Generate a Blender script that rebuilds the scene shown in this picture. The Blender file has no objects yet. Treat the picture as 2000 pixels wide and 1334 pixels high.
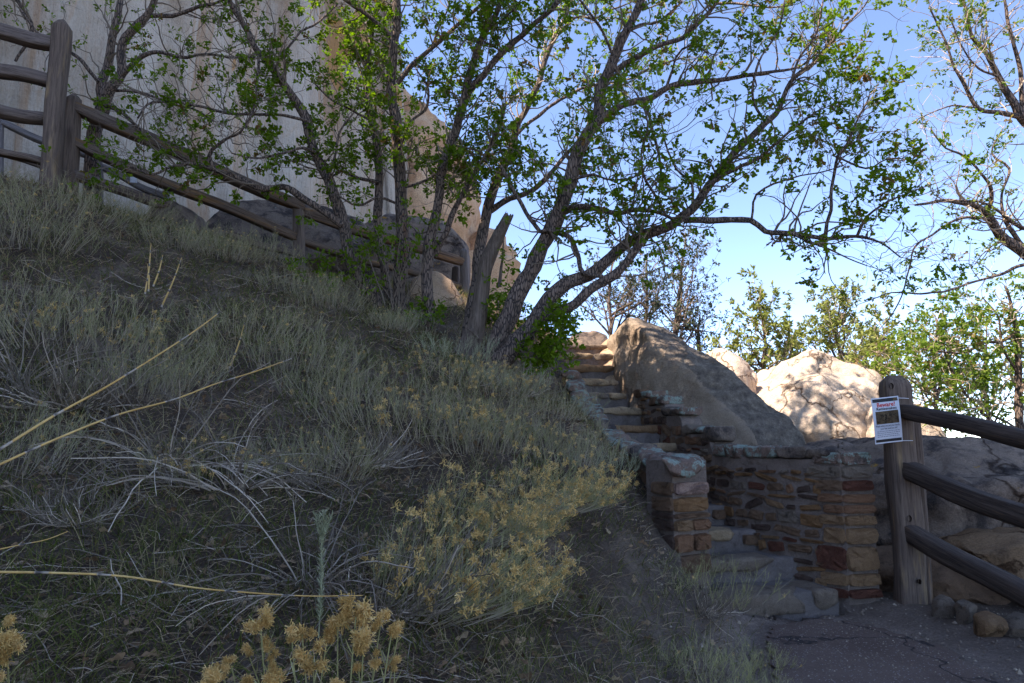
import bpy, bmesh, math, random
import numpy as np
from mathutils import Vector, Matrix
rng = np.random.default_rng(7)
random.seed(7)
SC = bpy.context.scene
COL = SC.collection
# ------------------------------------------------------------------ camera, sky, sun, exposure
F = 1333.3; PITCH = math.radians(8.0); EYE = 1.35
cam = bpy.data.cameras.new('camera'); cam.lens = 24; cam.sensor_width = 36
cam.clip_start = 0.05; cam.clip_end = 9000
co = bpy.data.objects.new('camera', cam); COL.objects.link(co)
co.location = (0, 0, EYE); co.rotation_euler = (math.pi/2 + PITCH, 0, 0)
SC.camera = co
SUN_DIR = Vector((-0.9, -0.4, math.tan(math.radians(55))*0.985)).normalized()   # towards the sun
SUN_EL = math.asin(SUN_DIR.z); SUN_AZ = math.atan2(SUN_DIR.x, SUN_DIR.y)
w = bpy.data.worlds.new('World'); SC.world = w; w.use_nodes = True
wn = w.node_tree.nodes; bg = wn['Background']; sky = wn.new('ShaderNodeTexSky')
sky.sky_type = 'NISHITA'; sky.sun_disc = False; sky.sun_elevation = SUN_EL; sky.sun_rotation = SUN_AZ
sky.altitude = 8000; sky.air_density = 1.4; sky.dust_density = 0; sky.ozone_density = 2.6
w.node_tree.links.new(sky.outputs[0], bg.inputs[0]); bg.inputs[1].default_value = 0.15
sl = bpy.data.lights.new('sun', 'SUN'); sl.energy = 3.6; sl.angle = math.radians(0.53); sl.color = (1.0, 0.96, 0.90)
so = bpy.data.objects.new('sun', sl); COL.objects.link(so)
so.rotation_euler = (-SUN_DIR).to_track_quat('-Z', 'Y').to_euler(); so.location = (-10, -5, 40)
SC.view_settings.view_transform = 'Standard'; SC.view_settings.look = 'None'
SC.view_settings.gamma = 1; SC.view_settings.use_curve_mapping = False
SC.view_settings.exposure = 1.93
SC.view_settings.use_white_balance = True; SC.view_settings.white_balance_temperature = 7150; SC.view_settings.white_balance_tint = 16
try:
    SC.cycles.max_bounces = 6; SC.cycles.diffuse_bounces = 3; SC.cycles.transmission_bounces = 3; SC.cycles.transparent_max_bounces = 4
except Exception: pass

# ------------------------------------------------------------------ helpers
CT, ST = math.cos(PITCH), math.sin(PITCH)
def at(px, py, Y):
    u = (px-1000)/F; v = (667-py)/F
    y = CT - v*ST; z = ST + v*CT; s = Y/y
    return np.array((u*s, Y, EYE + z*s))
def scale_at(px, py, Y):
    v = (667-py)/F
    return Y/(CT - v*ST)/F                                       # metres per photo pixel
def atz(px, py, zz):
    u = (px-1000)/F; v = (667-py)/F
    y = CT - v*ST; z = ST + v*CT; s = (zz-EYE)/z
    return np.array((u*s, y*s, zz))
def nrm(a): return a/np.maximum(np.linalg.norm(a, axis=-1, keepdims=True), 1e-9)
def _h(ix, iy, iz, s):
    n = (ix*374761393 + iy*668265263 + iz*2147483647 + s*974634777) & 0xffffffff
    n = ((n ^ (n >> 13))*1274126177) & 0xffffffff
    n = n ^ (n >> 16)
    return (n & 0xffff)/65535.0
def noise(p, sc=1.0, seed=0):
    p = np.asarray(p, float)*sc; i = np.floor(p).astype(np.int64); f = p - i; f = f*f*(3-2*f)
    x, y, z = i[..., 0], i[..., 1], i[..., 2]; r = 0
    for dx in (0, 1):
        for dy in (0, 1):
            for dz in (0, 1):
                wt = (f[..., 0] if dx else 1-f[..., 0])*(f[..., 1] if dy else 1-f[..., 1])*(f[..., 2] if dz else 1-f[..., 2])
                r = r + wt*_h(x+dx, y+dy, z+dz, seed)
    return r*2-1
def fbm(p, sc=1.0, o=4, seed=0):
    r = 0; a = 1; t = 0
    for k in range(o):
        r = r + a*noise(p, sc*2**k, seed+k*17); t += a; a *= .5
    return r/t

class MB:
    def __init__(s): s.V = []; s.Fc = []; s.n = 0; s.R = []; s.MI = []
    def add(s, V, Fa, rnd=0.5, mi=0):
        V = np.asarray(V, float).reshape(-1, 3); Fa = np.asarray(Fa, np.int64)
        s.V.append(V); s.Fc.append(Fa + s.n); s.n += len(V)
        r = np.asarray(rnd, float)
        s.R.append(np.full(len(V), float(r)) if r.ndim == 0 else r.reshape(-1)); s.MI.append(np.full(len(Fa), mi, np.int32))
    def mesh(s, name, mats, smooth=False):
        me = bpy.data.meshes.new(name)
        V = np.concatenate(s.V); me.vertices.add(len(V)); me.vertices.foreach_set('co', V.astype(np.float32).ravel())
        loops = np.concatenate([f.ravel() for f in s.Fc]); tot = np.concatenate([np.full(len(f), f.shape[1]) for f in s.Fc])
        me.loops.add(len(loops)); me.loops.foreach_set('vertex_index', loops.astype(np.int32))
        me.polygons.add(len(tot)); st = np.concatenate(([0], np.cumsum(tot)[:-1]))
        me.polygons.foreach_set('loop_start', st.astype(np.int32))
        me.polygons.foreach_set('material_index', np.concatenate(s.MI))
        me.polygons.foreach_set('use_smooth', np.full(len(tot), bool(smooth)))
        a = me.attributes.new('rnd', 'FLOAT', 'POINT'); a.data.foreach_set('value', np.concatenate(s.R).astype(np.float32))
        for m in (mats if isinstance(mats, (list, tuple)) else [mats]): me.materials.append(m)
        me.update(calc_edges=True); me.validate()
        return me
    def build(s, name, mats, parent=None, smooth=False):
        return link(name, s.mesh(name, mats, smooth), parent)
def link(name, me, parent=None):
    o = bpy.data.objects.new(name, me); COL.objects.link(o)
    if parent is not None: o.parent = parent
    return o
def empty(name, loc=(0, 0, 0)):
    o = bpy.data.objects.new(name, None); COL.objects.link(o); o.location = [float(c) for c in loc]; o.empty_display_size = .1
    return o
def tag(o, label=None, cat=None, group=None, kind=None):
    if label: o['label'] = label
    if cat: o['category'] = cat
    if group: o['group'] = group
    if kind: o['kind'] = kind
    return o
def rebase(root):
    """children built in world coordinates under an Empty that stands at the base"""
    return root
def copy_tree(o, parent=None):
    c = o.copy(); COL.objects.link(c)
    if parent is not None: c.parent = parent
    for ch in list(o.children): copy_tree(ch, c)
    return c
def tubes(P, R, k, cap=True):
    """P [B,N,3] R [B,N] -> verts, quad faces"""
    B, N, _ = P.shape
    T = nrm(np.gradient(P, axis=1)); m = nrm(P[:, -1]-P[:, 0]); ref = np.zeros((B, 3)); ref[np.arange(B), np.argmin(np.abs(m), axis=1)] = 1
    U = nrm(np.cross(T, ref[:, None, :])); W = np.cross(T, U)
    a = np.arange(k)*2*np.pi/k
    V = P[:, :, None, :] + R[:, :, None, None]*(np.cos(a)[None, None, :, None]*U[:, :, None, :] + np.sin(a)[None, None, :, None]*W[:, :, None, :])
    j = np.arange(k); j2 = (j+1) % k; q = []
    base = (np.arange(B)*N*k)[:, None, None]; row = (np.arange(N-1)*k)[None, :, None]
    Fq = np.stack([base+row+j, base+row+j2, base+row+k+j2, base+row+k+j], -1).reshape(-1, 4)
    return V.reshape(-1, 3), Fq
def catmull(P, step):
    P = np.asarray(P, float); out = []
    Q = np.vstack([2*P[0]-P[1], P, 2*P[-1]-P[-2]])
    for i in range(1, len(Q)-2):
        p0, p1, p2, p3 = Q[i-1], Q[i], Q[i+1], Q[i+2]
        n = max(1, int(np.linalg.norm((p2-p1)[:3])/step))
        t = (np.arange(n)/n)[:, None]
        out.append(.5*((2*p1)+(-p0+p2)*t+(2*p0-5*p1+4*p2-p3)*t*t+(-p0+3*p1-3*p2+p3)*t**3))
    out.append(P[-1:]); return np.concatenate(out)
def grow(S, D, L, N, wob, up, r=rng, curl=None):
    """crooked paths: starts S, directions D, lengths L"""
    B = len(S); P = np.zeros((B, N, 3)); P[:, 0] = S; d = nrm(D); st = (L/(N-1))[:, None]
    for i in range(1, N):
        d = nrm(d + r.normal(0, wob, (B, 3)) + np.array((0, 0, up)) + (0 if curl is None else curl))
        P[:, i] = P[:, i-1] + d*st
    return P

# ------------------------------------------------------------------ materials
def newmat(name):
    m = bpy.data.materials.new(name); m.use_nodes = True
    nt = m.node_tree; b = nt.nodes['Principled BSDF']; b.inputs['Roughness'].default_value = .9
    b.inputs['Specular IOR Level'].default_value = .2
    return m, nt, b
def N(nt, t, **kw):
    n = nt.nodes.new(t)
    for k, v in kw.items():
        if k in n.inputs: n.inputs[k].default_value = v
        else: setattr(n, k, v)
    return n
def coords(nt, scale=(1, 1, 1), kind='Object'):
    tc = N(nt, 'ShaderNodeTexCoord'); mp = N(nt, 'ShaderNodeMapping'); mp.inputs['Scale'].default_value = scale
    if kind == 'World':
        g = N(nt, 'ShaderNodeNewGeometry'); nt.links.new(g.outputs['Position'], mp.inputs[0])
    else: nt.links.new(tc.outputs[kind], mp.inputs[0])
    return mp.outputs[0]
def ntex(nt, vec, scale, detail=6, rough=.6, dist=0):
    n = N(nt, 'ShaderNodeTexNoise'); n.inputs['Scale'].default_value = scale; n.inputs['Detail'].default_value = detail
    n.inputs['Roughness'].default_value = rough; n.inputs['Distortion'].default_value = dist
    nt.links.new(vec, n.inputs['Vector']); return n.outputs['Fac']
def ramp(nt, fac, stops):
    r = N(nt, 'ShaderNodeValToRGB'); e = r.color_ramp.elements
    while len(e) < len(stops): e.new(.5)
    for k, (p, c) in enumerate(stops):
        e[k].position = p; e[k].color = (*c, 1) if len(c) == 3 else c
    nt.links.new(fac, r.inputs[0]); return r.outputs[0]
def mixc(nt, fac, a, b, mode='MIX'):
    m = N(nt, 'ShaderNodeMix'); m.data_type = 'RGBA'; m.blend_type = mode
    for s, v in ((m.inputs[0], fac), (m.inputs[6], a), (m.inputs[7], b)):
        if hasattr(v, 'is_output') or isinstance(v, bpy.types.NodeSocket): nt.links.new(v, s)
        elif isinstance(v, tuple): s.default_value = (*v, 1)
        else: s.default_value = v
    return m.outputs[2]
def bump(nt, b, h, strength, dist=.02, prev=None):
    n = N(nt, 'ShaderNodeBump'); n.inputs['Strength'].default_value = strength; n.inputs['Distance'].default_value = dist
    nt.links.new(h, n.inputs['Height'])
    if prev is not None: nt.links.new(prev, n.inputs['Normal'])
    nt.links.new(n.outputs[0], b.inputs['Normal']); return n.outputs[0]
def warm(c): return (min(c[0]*1.22, .9), c[1]*1.04, c[2]*.90)
def rock_mat(name, c1, c2, dark, lich=None, lich_amt=.0, orange=0., sc=1., stain=.5, bumps=.6, grain=1., crack=0):
    c1, c2, dark = warm(c1), warm(c2), warm(dark)
    m, nt, b = newmat(name); v = coords(nt, kind='World')
    base = ramp(nt, ntex(nt, v, 1.6*sc, 8, .62, .6), [(.35, c1), (.65, c2)])
    st = ramp(nt, ntex(nt, v, 3.1*sc, 10, .7), [(stain-.04, (1, 1, 1)), (stain+.12, (0, 0, 0))])
    base = mixc(nt, st, base, dark) if False else mixc(nt, ramp(nt, ntex(nt, v, 3.1*sc, 10, .7, .3), [(stain, (0, 0, 0)), (stain+.12, (1, 1, 1))]), base, dark)
    sp = ramp(nt, ntex(nt, v, 70*sc, 3, .7), [(.35, (.62, .62, .62)), (.65, (1.15, 1.15, 1.15))])
    base = mixc(nt, .8*grain, base, sp, 'MULTIPLY')
    if lich and lich_amt > 0:
        t = 1-lich_amt
        k = ramp(nt, ntex(nt, v, 5.5*sc, 8, .68), [(.42+.35*t, (0, 0, 0)), (.46+.35*t, (1, 1, 1))])
        k2 = ramp(nt, ntex(nt, v, 60, 3, .6), [(.35, (.35, .35, .35)), (.6, (1, 1, 1))])
        base = mixc(nt, mixc(nt, 1., k, k2, 'MULTIPLY'), base, lich)
    if orange > 0:
        k = ramp(nt, ntex(nt, v, 4.3, 6, .6), [(.66, (0, 0, 0)), (.69, (1, 1, 1))])
        base = mixc(nt, k, base, (.30, .16, .03))
    nt.links.new(base, b.inputs['Base Color'])
    if crack:
        dv = N(nt, 'ShaderNodeVectorMath'); dv.operation = 'ADD'; nn_ = N(nt, 'ShaderNodeTexNoise'); nn_.inputs['Scale'].default_value = 2.2*sc; nn_.inputs['Detail'].default_value = 6; nt.links.new(v, nn_.inputs['Vector'])
        ms = N(nt, 'ShaderNodeVectorMath'); ms.operation = 'SCALE'; ms.inputs['Scale'].default_value = .9/sc; nt.links.new(nn_.outputs['Color'], ms.inputs[0]); nt.links.new(v, dv.inputs[0]); nt.links.new(ms.outputs[0], dv.inputs[1])
        vo = N(nt, 'ShaderNodeTexVoronoi'); vo.feature = 'DISTANCE_TO_EDGE'; vo.inputs['Scale'].default_value = crack*sc; nt.links.new(dv.outputs[0], vo.inputs['Vector'])
        ck = ramp(nt, vo.outputs['Distance'], [(.004, (0, 0, 0)), (.022, (1, 1, 1))]); base = mixc(nt, ck, mixc(nt, 1., base, (.35, .3, .27), 'MULTIPLY'), base); nt.links.new(base, b.inputs['Base Color'])
        n0 = bump(nt, b, ck, .7, .03)
    n1 = bump(nt, b, ntex(nt, v, 6*sc, 10, .65, .3), bumps, .06, n0 if crack else None)
    n2 = bump(nt, b, ntex(nt, v, 19*sc, 9, .75), bumps*.7, .02, n1)
    bump(nt, b, ntex(nt, v, 70*sc, 6, .75), bumps*.7, .008, n2)
    return m
def attr_mat(name, stops, rough=.8, translucent=0., noise_amt=0.3, noise_sc=20, tcol=None, bumpy=0, bsc=(1, 1, 1), bscale=40):
    m, nt, b = newmat(name); a = N(nt, 'ShaderNodeAttribute'); a.attribute_name = 'rnd'
    if 'leaf' not in name or 'fallen' in name: stops = [(p_, (c_[0]*1.2, c_[1]*1.08, c_[2]*.86)) for p_, c_ in stops]
    c = ramp(nt, a.outputs['Fac'], stops)
    if noise_amt:
        v = coords(nt, kind='World'); c = mixc(nt, noise_amt, c, ramp(nt, ntex(nt, v, noise_sc, 4), [(.3, (.45, .45, .45)), (.7, (1.25, 1.25, 1.25))]), 'MULTIPLY')
    nt.links.new(c, b.inputs['Base Color']); b.inputs['Roughness'].default_value = rough
    if bumpy:
        v = coords(nt, bsc, 'World'); bump(nt, b, ntex(nt, v, bscale, 6, .7), bumpy, .02)
    if translucent:
        t = N(nt, 'ShaderNodeBsdfTranslucent'); mx = N(nt, 'ShaderNodeMixShader'); mx.inputs[0].default_value = translucent
        nt.links.new(c if tcol is None else mixc(nt, 1., c, tcol, 'MULTIPLY'), t.inputs[0])
        out = nt.nodes['Material Output']
        nt.links.new(b.outputs[0], mx.inputs[1]); nt.links.new(t.outputs[0], mx.inputs[2]); nt.links.new(mx.outputs[0], out.inputs[0])
    return m
def wood_mat(name, g1, g2, tint, warm_amt=.55, knots=True):
    g1, g2, warm_ = warm(g1), warm(g2), warm
    m, nt, b = newmat(name); v = coords(nt, (22, 22, 1.1)); v1 = coords(nt, (1, 1, .35))
    c = ramp(nt, ntex(nt, v, 2.4, 8, .7, .5), [(.3, tuple(.35*x for x in g1)), (.45, g1), (.68, g2)])
    wm = ramp(nt, ntex(nt, coords(nt, (7, 7, .8)), 1.6, 4, .6), [(warm_amt, (0, 0, 0)), (warm_amt+.1, (1, 1, 1))])
    c = mixc(nt, wm, c, mixc(nt, 1., tint, ramp(nt, ntex(nt, v, 3, 6, .7), [(.3, (.4, .4, .4)), (.65, (1.2, 1.2, 1.2))]), 'MULTIPLY'))
    nt.links.new(c, b.inputs['Base Color'])
    n1 = bump(nt, b, ntex(nt, v, 2.4, 8, .7, .5), .9, .012); bump(nt, b, ntex(nt, v1, 9, 4, .6), .4, .02, n1)
    return m
M = {}
M['cliff'] = None
def _sub(nt, s_, k):
    n = N(nt, 'ShaderNodeMath'); n.operation = 'SUBTRACT'; nt.links.new(s_, n.inputs[0]); n.inputs[1].default_value = k; return n.outputs[0]
SCARS = []
def cliff_mat():
    m, nt, b = newmat('pale cliff sandstone'); v = coords(nt, (1, 1, .10), 'World'); v1 = coords(nt, (1, 1, 1), 'World')
    c = ramp(nt, ntex(nt, v, .9, 8, .6, .8), [(.3, (.38, .26, .165)), (.45, (.49, .39, .295)), (.62, (.56, .47, .375))])
    st = ramp(nt, ntex(nt, coords(nt, (1, 1, .035), 'World'), 1.9, 7, .65, .6), [(.5, (1, 1, 1)), (.62, (.86, .66, .5)), (.70, (.9, .86, .82))])
    c = mixc(nt, .9, c, st, 'MULTIPLY')
    fl = ramp(nt, ntex(nt, coords(nt, (1, 1, .4), 'World'), .62, 3, .5, 1.2), [(.655, (0, 0, 0)), (.665, (1, 1, 1))])
    c = mixc(nt, fl, c, (.50, .28, .12))
    for (cx, cy, Yc, rx, rz) in ((665, 95, 14.6, .36, 1.1), (700, 70, 15.3, .28, .9), (660, 150, 14.6, .22, .5)):
        q = at(cx, cy, Yc); mp = N(nt, 'ShaderNodeMapping'); SCARS.append((mp, cx, cy)); mp.vector_type = 'TEXTURE'; mp.inputs['Location'].default_value = [float(t) for t in q]; mp.inputs['Scale'].default_value = (rx, 1.0, rz)
        nt.links.new(coords(nt, kind='World'), mp.inputs[0]); ln = N(nt, 'ShaderNodeVectorMath'); ln.operation = 'LENGTH'; nt.links.new(mp.outputs[0], ln.inputs[0])
        ad = N(nt, 'ShaderNodeMath'); ad.operation = 'MULTIPLY_ADD'; nt.links.new(ntex(nt, coords(nt, (1, 1, .4), 'World'), 2.2, 5), ad.inputs[0]); ad.inputs[1].default_value = 1.6; nt.links.new(ln.outputs['Value'], ad.inputs[2])
        c = mixc(nt, ramp(nt, ad.outputs[0], [(.0, (1, 1, 1)), (1., (0, 0, 0))]) if False else ramp(nt, _sub(nt, ad.outputs[0], 1.0), [(.48, (1, 1, 1)), (.52, (0, 0, 0))]), c, (.46, .25, .10))
    dk = ramp(nt, ntex(nt, coords(nt, (1, 1, .3), 'World'), 1.3, 9, .7, .4), [(.60, (0, 0, 0)), (.72, (1, 1, 1))])
    c = mixc(nt, mixc(nt, 1., dk, (.45, .45, .45), 'MULTIPLY'), c, (.23, .2, .18))
    c = mixc(nt, .35, c, ramp(nt, ntex(nt, v1, 30, 5, .7), [(.35, (.6, .6, .6)), (.65, (1.1, 1.1, 1.1))]), 'MULTIPLY')
    nt.links.new(c, b.inputs['Base Color'])
    n1 = bump(nt, b, ntex(nt, v, 1.6, 8, .6, .5), 1., .3); n2 = bump(nt, b, ntex(nt, v1, 1.7, 9, .65, .4), .8, .15, n1); bump(nt, b, ntex(nt, v1, 9, 8, .7), .5, .03, n2)
    return m
M['cliff'] = cliff_mat()
M['nose'] = rock_mat('orange headland sandstone', (.42, .26, .15), (.55, .42, .29), (.26, .15, .09), stain=.56, sc=.5, bumps=1.0)
M['tan_rock'] = rock_mat('weathered tan boulder', (.36, .27, .19), (.46, .37, .27), (.20, .16, .13), stain=.56, bumps=.9, crack=1.2)
M['pale_rock'] = rock_mat('pale sunlit boulder', (.41, .37, .31), (.50, .46, .40), (.25, .20, .155), stain=.56, bumps=.9, crack=1.1)
M['grey_rock'] = rock_mat('grey lichened boulder', (.15, .125, .105), (.26, .22, .185), (.065, .058, .056), (.27, .33, .28), .28, orange=1, stain=.48, bumps=1., crack=.7)
M['dark_rock'] = rock_mat('dark lichen rock', (.13, .11, .095), (.22, .19, .16), (.05, .045, .045), (.22, .25, .21), .3, stain=.47, bumps=1.)
M['lichen_rock'] = rock_mat('green lichened stone', (.17, .13, .11), (.26, .20, .17), (.08, .07, .065), (.29, .37, .30), .80, stain=.50, sc=1.6, bumps=1.)
STONES = []
for nm, c1, c2 in (('ochre', (.24, .14, .07), (.33, .205, .105)), ('tan', (.27, .18, .105), (.36, .25, .15)), ('orange', (.24, .14, .085), (.31, .19, .12)),
                   ('red', (.13, .058, .042), (.19, .085, .058)), ('brown', (.17, .115, .078), (.26, .18, .12)), ('grey', (.21, .18, .15), (.28, .25, .21)), ('dark', (.085, .06, .05), (.15, .11, .09))):
    STONES.append(rock_mat(nm+' wall stone', c1, c2, tuple(.45*x for x in c1), (.20, .23, .19), .16, stain=.55, sc=3.0, bumps=1.3))
OC, TAN, ORA, RED, BRO, GRE, DAR = STONES
M['mortar'] = rock_mat('grey mortar', (.19, .165, .15), (.25, .22, .20), (.12, .105, .095), stain=.58, sc=2.5, bumps=.9)
M['cement'] = rock_mat('blue grey cement', (.135, .13, .13), (.185, .175, .175), (.085, .08, .08), stain=.58, sc=2.5, bumps=.7)
M['step'] = rock_mat('worn step stone', (.30, .245, .165), (.40, .33, .23), (.15, .12, .09), stain=.52, sc=2.2, bumps=.9)
M['bark'] = None
def bark(name, c1, c2, crack, reddish=None):
    c1, c2 = warm(c1), warm(c2)
    m, nt, b = newmat(name); v = coords(nt, (1, 1, .22), 'World')
    vo = N(nt, 'ShaderNodeTexVoronoi'); vo.feature = 'DISTANCE_TO_EDGE'; vo.inputs['Scale'].default_value = 42
    nt.links.new(v, vo.inputs['Vector'])
    k = ramp(nt, vo.outputs['Distance'], [(.02, (0, 0, 0)), (.16, (1, 1, 1))])
    c = ramp(nt, ntex(nt, v, 30, 6, .7), [(.3, c1), (.7, c2)])
    if reddish: c = mixc(nt, ramp(nt, ntex(nt, coords(nt, (1, 1, .5), 'World'), 7, 4), [(.56, (0, 0, 0)), (.66, (1, 1, 1))]), c, reddish)
    c = mixc(nt, k, crack, c); nt.links.new(c, b.inputs['Base Color'])
    n1 = bump(nt, b, k, .8, .012); bump(nt, b, ntex(nt, v, 60, 5, .7), .5, .008, n1)
    return m
M['bark'] = bark('grey oak bark', (.13, .105, .09), (.235, .195, .17), (.045, .037, .033))
M['bark_red'] = bark('flaking reddish oak bark', (.12, .095, .08), (.21, .175, .15), (.04, .032, .028), (.24, .115, .06))
M['twig'] = attr_mat('oak twig', [(0, (.11, .088, .08)), (1, (.23, .195, .175))])
M['pale_twig'] = attr_mat('pale twig', [(0, (.21, .17, .15)), (1, (.45, .39, .35))])
M['deadwood'] = wood_mat('grey split deadwood', (.10, .085, .072), (.19, .165, .145), (.20, .11, .06), .62)
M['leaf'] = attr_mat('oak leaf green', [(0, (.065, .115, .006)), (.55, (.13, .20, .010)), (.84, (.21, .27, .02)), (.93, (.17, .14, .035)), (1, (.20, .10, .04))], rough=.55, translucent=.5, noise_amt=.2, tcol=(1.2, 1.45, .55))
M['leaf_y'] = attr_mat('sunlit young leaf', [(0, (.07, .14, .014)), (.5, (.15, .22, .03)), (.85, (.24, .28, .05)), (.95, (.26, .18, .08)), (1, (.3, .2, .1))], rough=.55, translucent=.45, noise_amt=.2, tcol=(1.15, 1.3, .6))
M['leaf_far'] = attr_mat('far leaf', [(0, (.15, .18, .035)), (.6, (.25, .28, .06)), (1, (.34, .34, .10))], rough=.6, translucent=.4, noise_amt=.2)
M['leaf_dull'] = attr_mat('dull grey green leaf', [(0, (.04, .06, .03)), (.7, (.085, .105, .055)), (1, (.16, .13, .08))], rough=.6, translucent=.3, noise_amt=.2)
M['grass'] = attr_mat('green grass', [(0, (.05, .075, .015)), (.5, (.10, .13, .03)), (1, (.20, .19, .08))], translucent=.3, noise_amt=.4, noise_sc=3)
M['straw'] = attr_mat('dry grass', [(0, (.055, .037, .028)), (.5, (.18, .128, .096)), (1, (.48, .38, .29))], translucent=.15, noise_amt=.4, noise_sc=3)
M['litter'] = attr_mat('fallen oak leaf', [(0, (.08, .05, .033)), (.6, (.20, .13, .085)), (1, (.34, .26, .19))], translucent=.1)
M['stem'] = attr_mat('shrub stem', [(0, (.18, .155, .14)), (.3, (.36, .325, .265)), (.6, (.22, .23, .125)), (1, (.38, .38, .20))], translucent=.1, noise_amt=.3)
M['stem_grey'] = attr_mat('grey dead stem', [(0, (.10, .085, .075)), (.5, (.30, .26, .24)), (1, (.60, .53, .49))], noise_amt=.35)
M['flower'] = attr_mat('dried seed head', [(0, (.42, .28, .11)), (.6, (.66, .48, .21)), (1, (.78, .62, .35))], translucent=.3, noise_amt=.2)
M['sage'] = attr_mat('silver sage', [(0, (.20, .23, .16)), (1, (.46, .50, .38))], translucent=.2)
M['cane'] = attr_mat('dry cane', [(0, (.055, .05, .06)), (.3, (.33, .30, .28)), (.5, (.42, .27, .10)), (1, (.56, .42, .20))], rough=.45, noise_amt=.3, noise_sc=60)
M['wood'] = wood_mat('weathered grey rail', (.11, .095, .088), (.20, .175, .165), (.27, .16, .085), .62)
M['wood_warm'] = wood_mat('weathered brown rail', (.11, .09, .078), (.19, .16, .135), (.27, .155, .08), .52)
M['wood_post'] = wood_mat('weathered grey brown post', (.11, .09, .078), (.185, .155, .13), (.30, .20, .11), .56)
M['wood_dark'] = wood_mat('dark weathered rail', (.055, .046, .042), (.11, .092, .082), (.15, .085, .045), .6)
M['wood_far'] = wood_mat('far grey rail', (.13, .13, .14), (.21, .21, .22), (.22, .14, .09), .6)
def ground_mat():
    m, nt, b = newmat('hillside soil'); v = coords(nt, kind='World')
    c = ramp(nt, ntex(nt, v, 2.2, 8, .65), [(.3, (.07, .047, .034)), (.5, (.115, .082, .058)), (.7, (.24, .18, .13))])
    a = N(nt, 'ShaderNodeAttribute'); a.attribute_name = 'rnd'; c = mixc(nt, a.outputs['Fac'], c, ramp(nt, ntex(nt, v, 3, 8, .7), [(.35, (.21, .155, .12)), (.65, (.33, .255, .205))]))
    c = mixc(nt, .8, c, ramp(nt, ntex(nt, v, 60, 6, .75), [(.3, (.35, .33, .32)), (.7, (1.4, 1.35, 1.3))]), 'MULTIPLY')
    nt.links.new(c, b.inputs['Base Color'])
    n1 = bump(nt, b, ntex(nt, v, 25, 8, .7), 1., .04); bump(nt, b, ntex(nt, v, 120, 4, .7), .8, .008, n1)
    return m
M['ground'] = ground_mat()
def asphalt_mat():
    m, nt, b = newmat('reddish worn asphalt'); v = coords(nt, kind='World')
    c = ramp(nt, ntex(nt, v, 1.8, 6, .6), [(.35, (.125, .080, .060)), (.65, (.17, .115, .088))])
    vo = N(nt, 'ShaderNodeTexVoronoi'); vo.inputs['Scale'].default_value = 75; nt.links.new(v, vo.inputs['Vector'])
    sep = N(nt, 'ShaderNodeSeparateColor'); nt.links.new(vo.outputs['Color'], sep.inputs[0])
    chip = mixc(nt, 1., ramp(nt, vo.outputs['Distance'], [(.28, (1, 1, 1)), (.36, (0, 0, 0))]), ramp(nt, sep.outputs[0], [(.80, (0, 0, 0)), (.84, (1, 1, 1))]), 'MULTIPLY')
    c = mixc(nt, chip, c, (.34, .29, .27))
    c = mixc(nt, .6, c, ramp(nt, ntex(nt, v, 150, 3, .7), [(.3, (.5, .5, .5)), (.7, (1.3, 1.3, 1.3))]), 'MULTIPLY')
    nt.links.new(c, b.inputs['Base Color'])
    nn_ = N(nt, 'ShaderNodeTexNoise'); nn_.inputs['Scale'].default_value = 3; nn_.inputs['Detail'].default_value = 8; nt.links.new(v, nn_.inputs['Vector']); ms = N(nt, 'ShaderNodeVectorMath'); ms.operation = 'SCALE'; ms.inputs['Scale'].default_value = .5; nt.links.new(nn_.outputs['Color'], ms.inputs[0])
    dv = N(nt, 'ShaderNodeVectorMath'); dv.operation = 'ADD'; nt.links.new(v, dv.inputs[0]); nt.links.new(ms.outputs[0], dv.inputs[1]); vc = N(nt, 'ShaderNodeTexVoronoi'); vc.feature = 'DISTANCE_TO_EDGE'; vc.inputs['Scale'].default_value = .75; nt.links.new(dv.outputs[0], vc.inputs['Vector'])
    ck = ramp(nt, vc.outputs['Distance'], [(.002, (0, 0, 0)), (.009, (1, 1, 1))]); nt.links.new(mixc(nt, ck, (.035, .028, .026), c), b.inputs['Base Color']); n0 = bump(nt, b, ck, .8, .01)
    bump(nt, b, ntex(nt, v, 110, 5, .7), .8, .008, n0)
    return m
M['asphalt'] = asphalt_mat()
def flat(name, c, rough=.6):
    m, nt, b = newmat(name); b.inputs['Base Color'].default_value = (*c, 1); b.inputs['Roughness'].default_value = rough; return m
M['paper'] = flat('laminated paper', (.62, .62, .64), .3)
M['ink'] = flat('black print', (.02, .02, .022), .4); M['redink'] = flat('red print', (.62, .03, .02), .4); M['smallink'] = flat('small grey print', (.2, .2, .22), .4)
M['tie'] = flat('white zip tie', (.7, .7, .7), .4)

# ------------------------------------------------------------------ terrain height
ctrl = [at(*p) for p in [(0, 1334, 2.1), (500, 1334, 2.3), (1000, 1334, 2.75), (1300, 1334, 3.35), (0, 1100, 2.8), (0, 900, 3.5), (0, 700, 4.5), (0, 500, 5.8), (0, 345, 7.1),
        (250, 800, 4.3), (250, 1000, 3.3), (500, 1100, 3.1), (500, 900, 4.1), (500, 700, 5.5), (300, 600, 5.9), (300, 440, 7.8), (100, 372, 7.4), (600, 540, 8.9), (450, 470, 8.6),
        (750, 1100, 3.4), (750, 900, 4.5), (750, 700, 6.2), (900, 580, 10.0), (1000, 1100, 3.8), (1000, 900, 5.0), (1000, 770, 6.5), (960, 735, 7.2), (778, 610, 8.5), (838, 650, 8.2),
        (1180, 1200, 4.0), (1200, 1010, 5.0), (1310, 1080, 5.35), (1330, 1150, 4.7), (1210, 915, 6.1), (1090, 800, 7.6), (1040, 755, 8.5)]]
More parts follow.
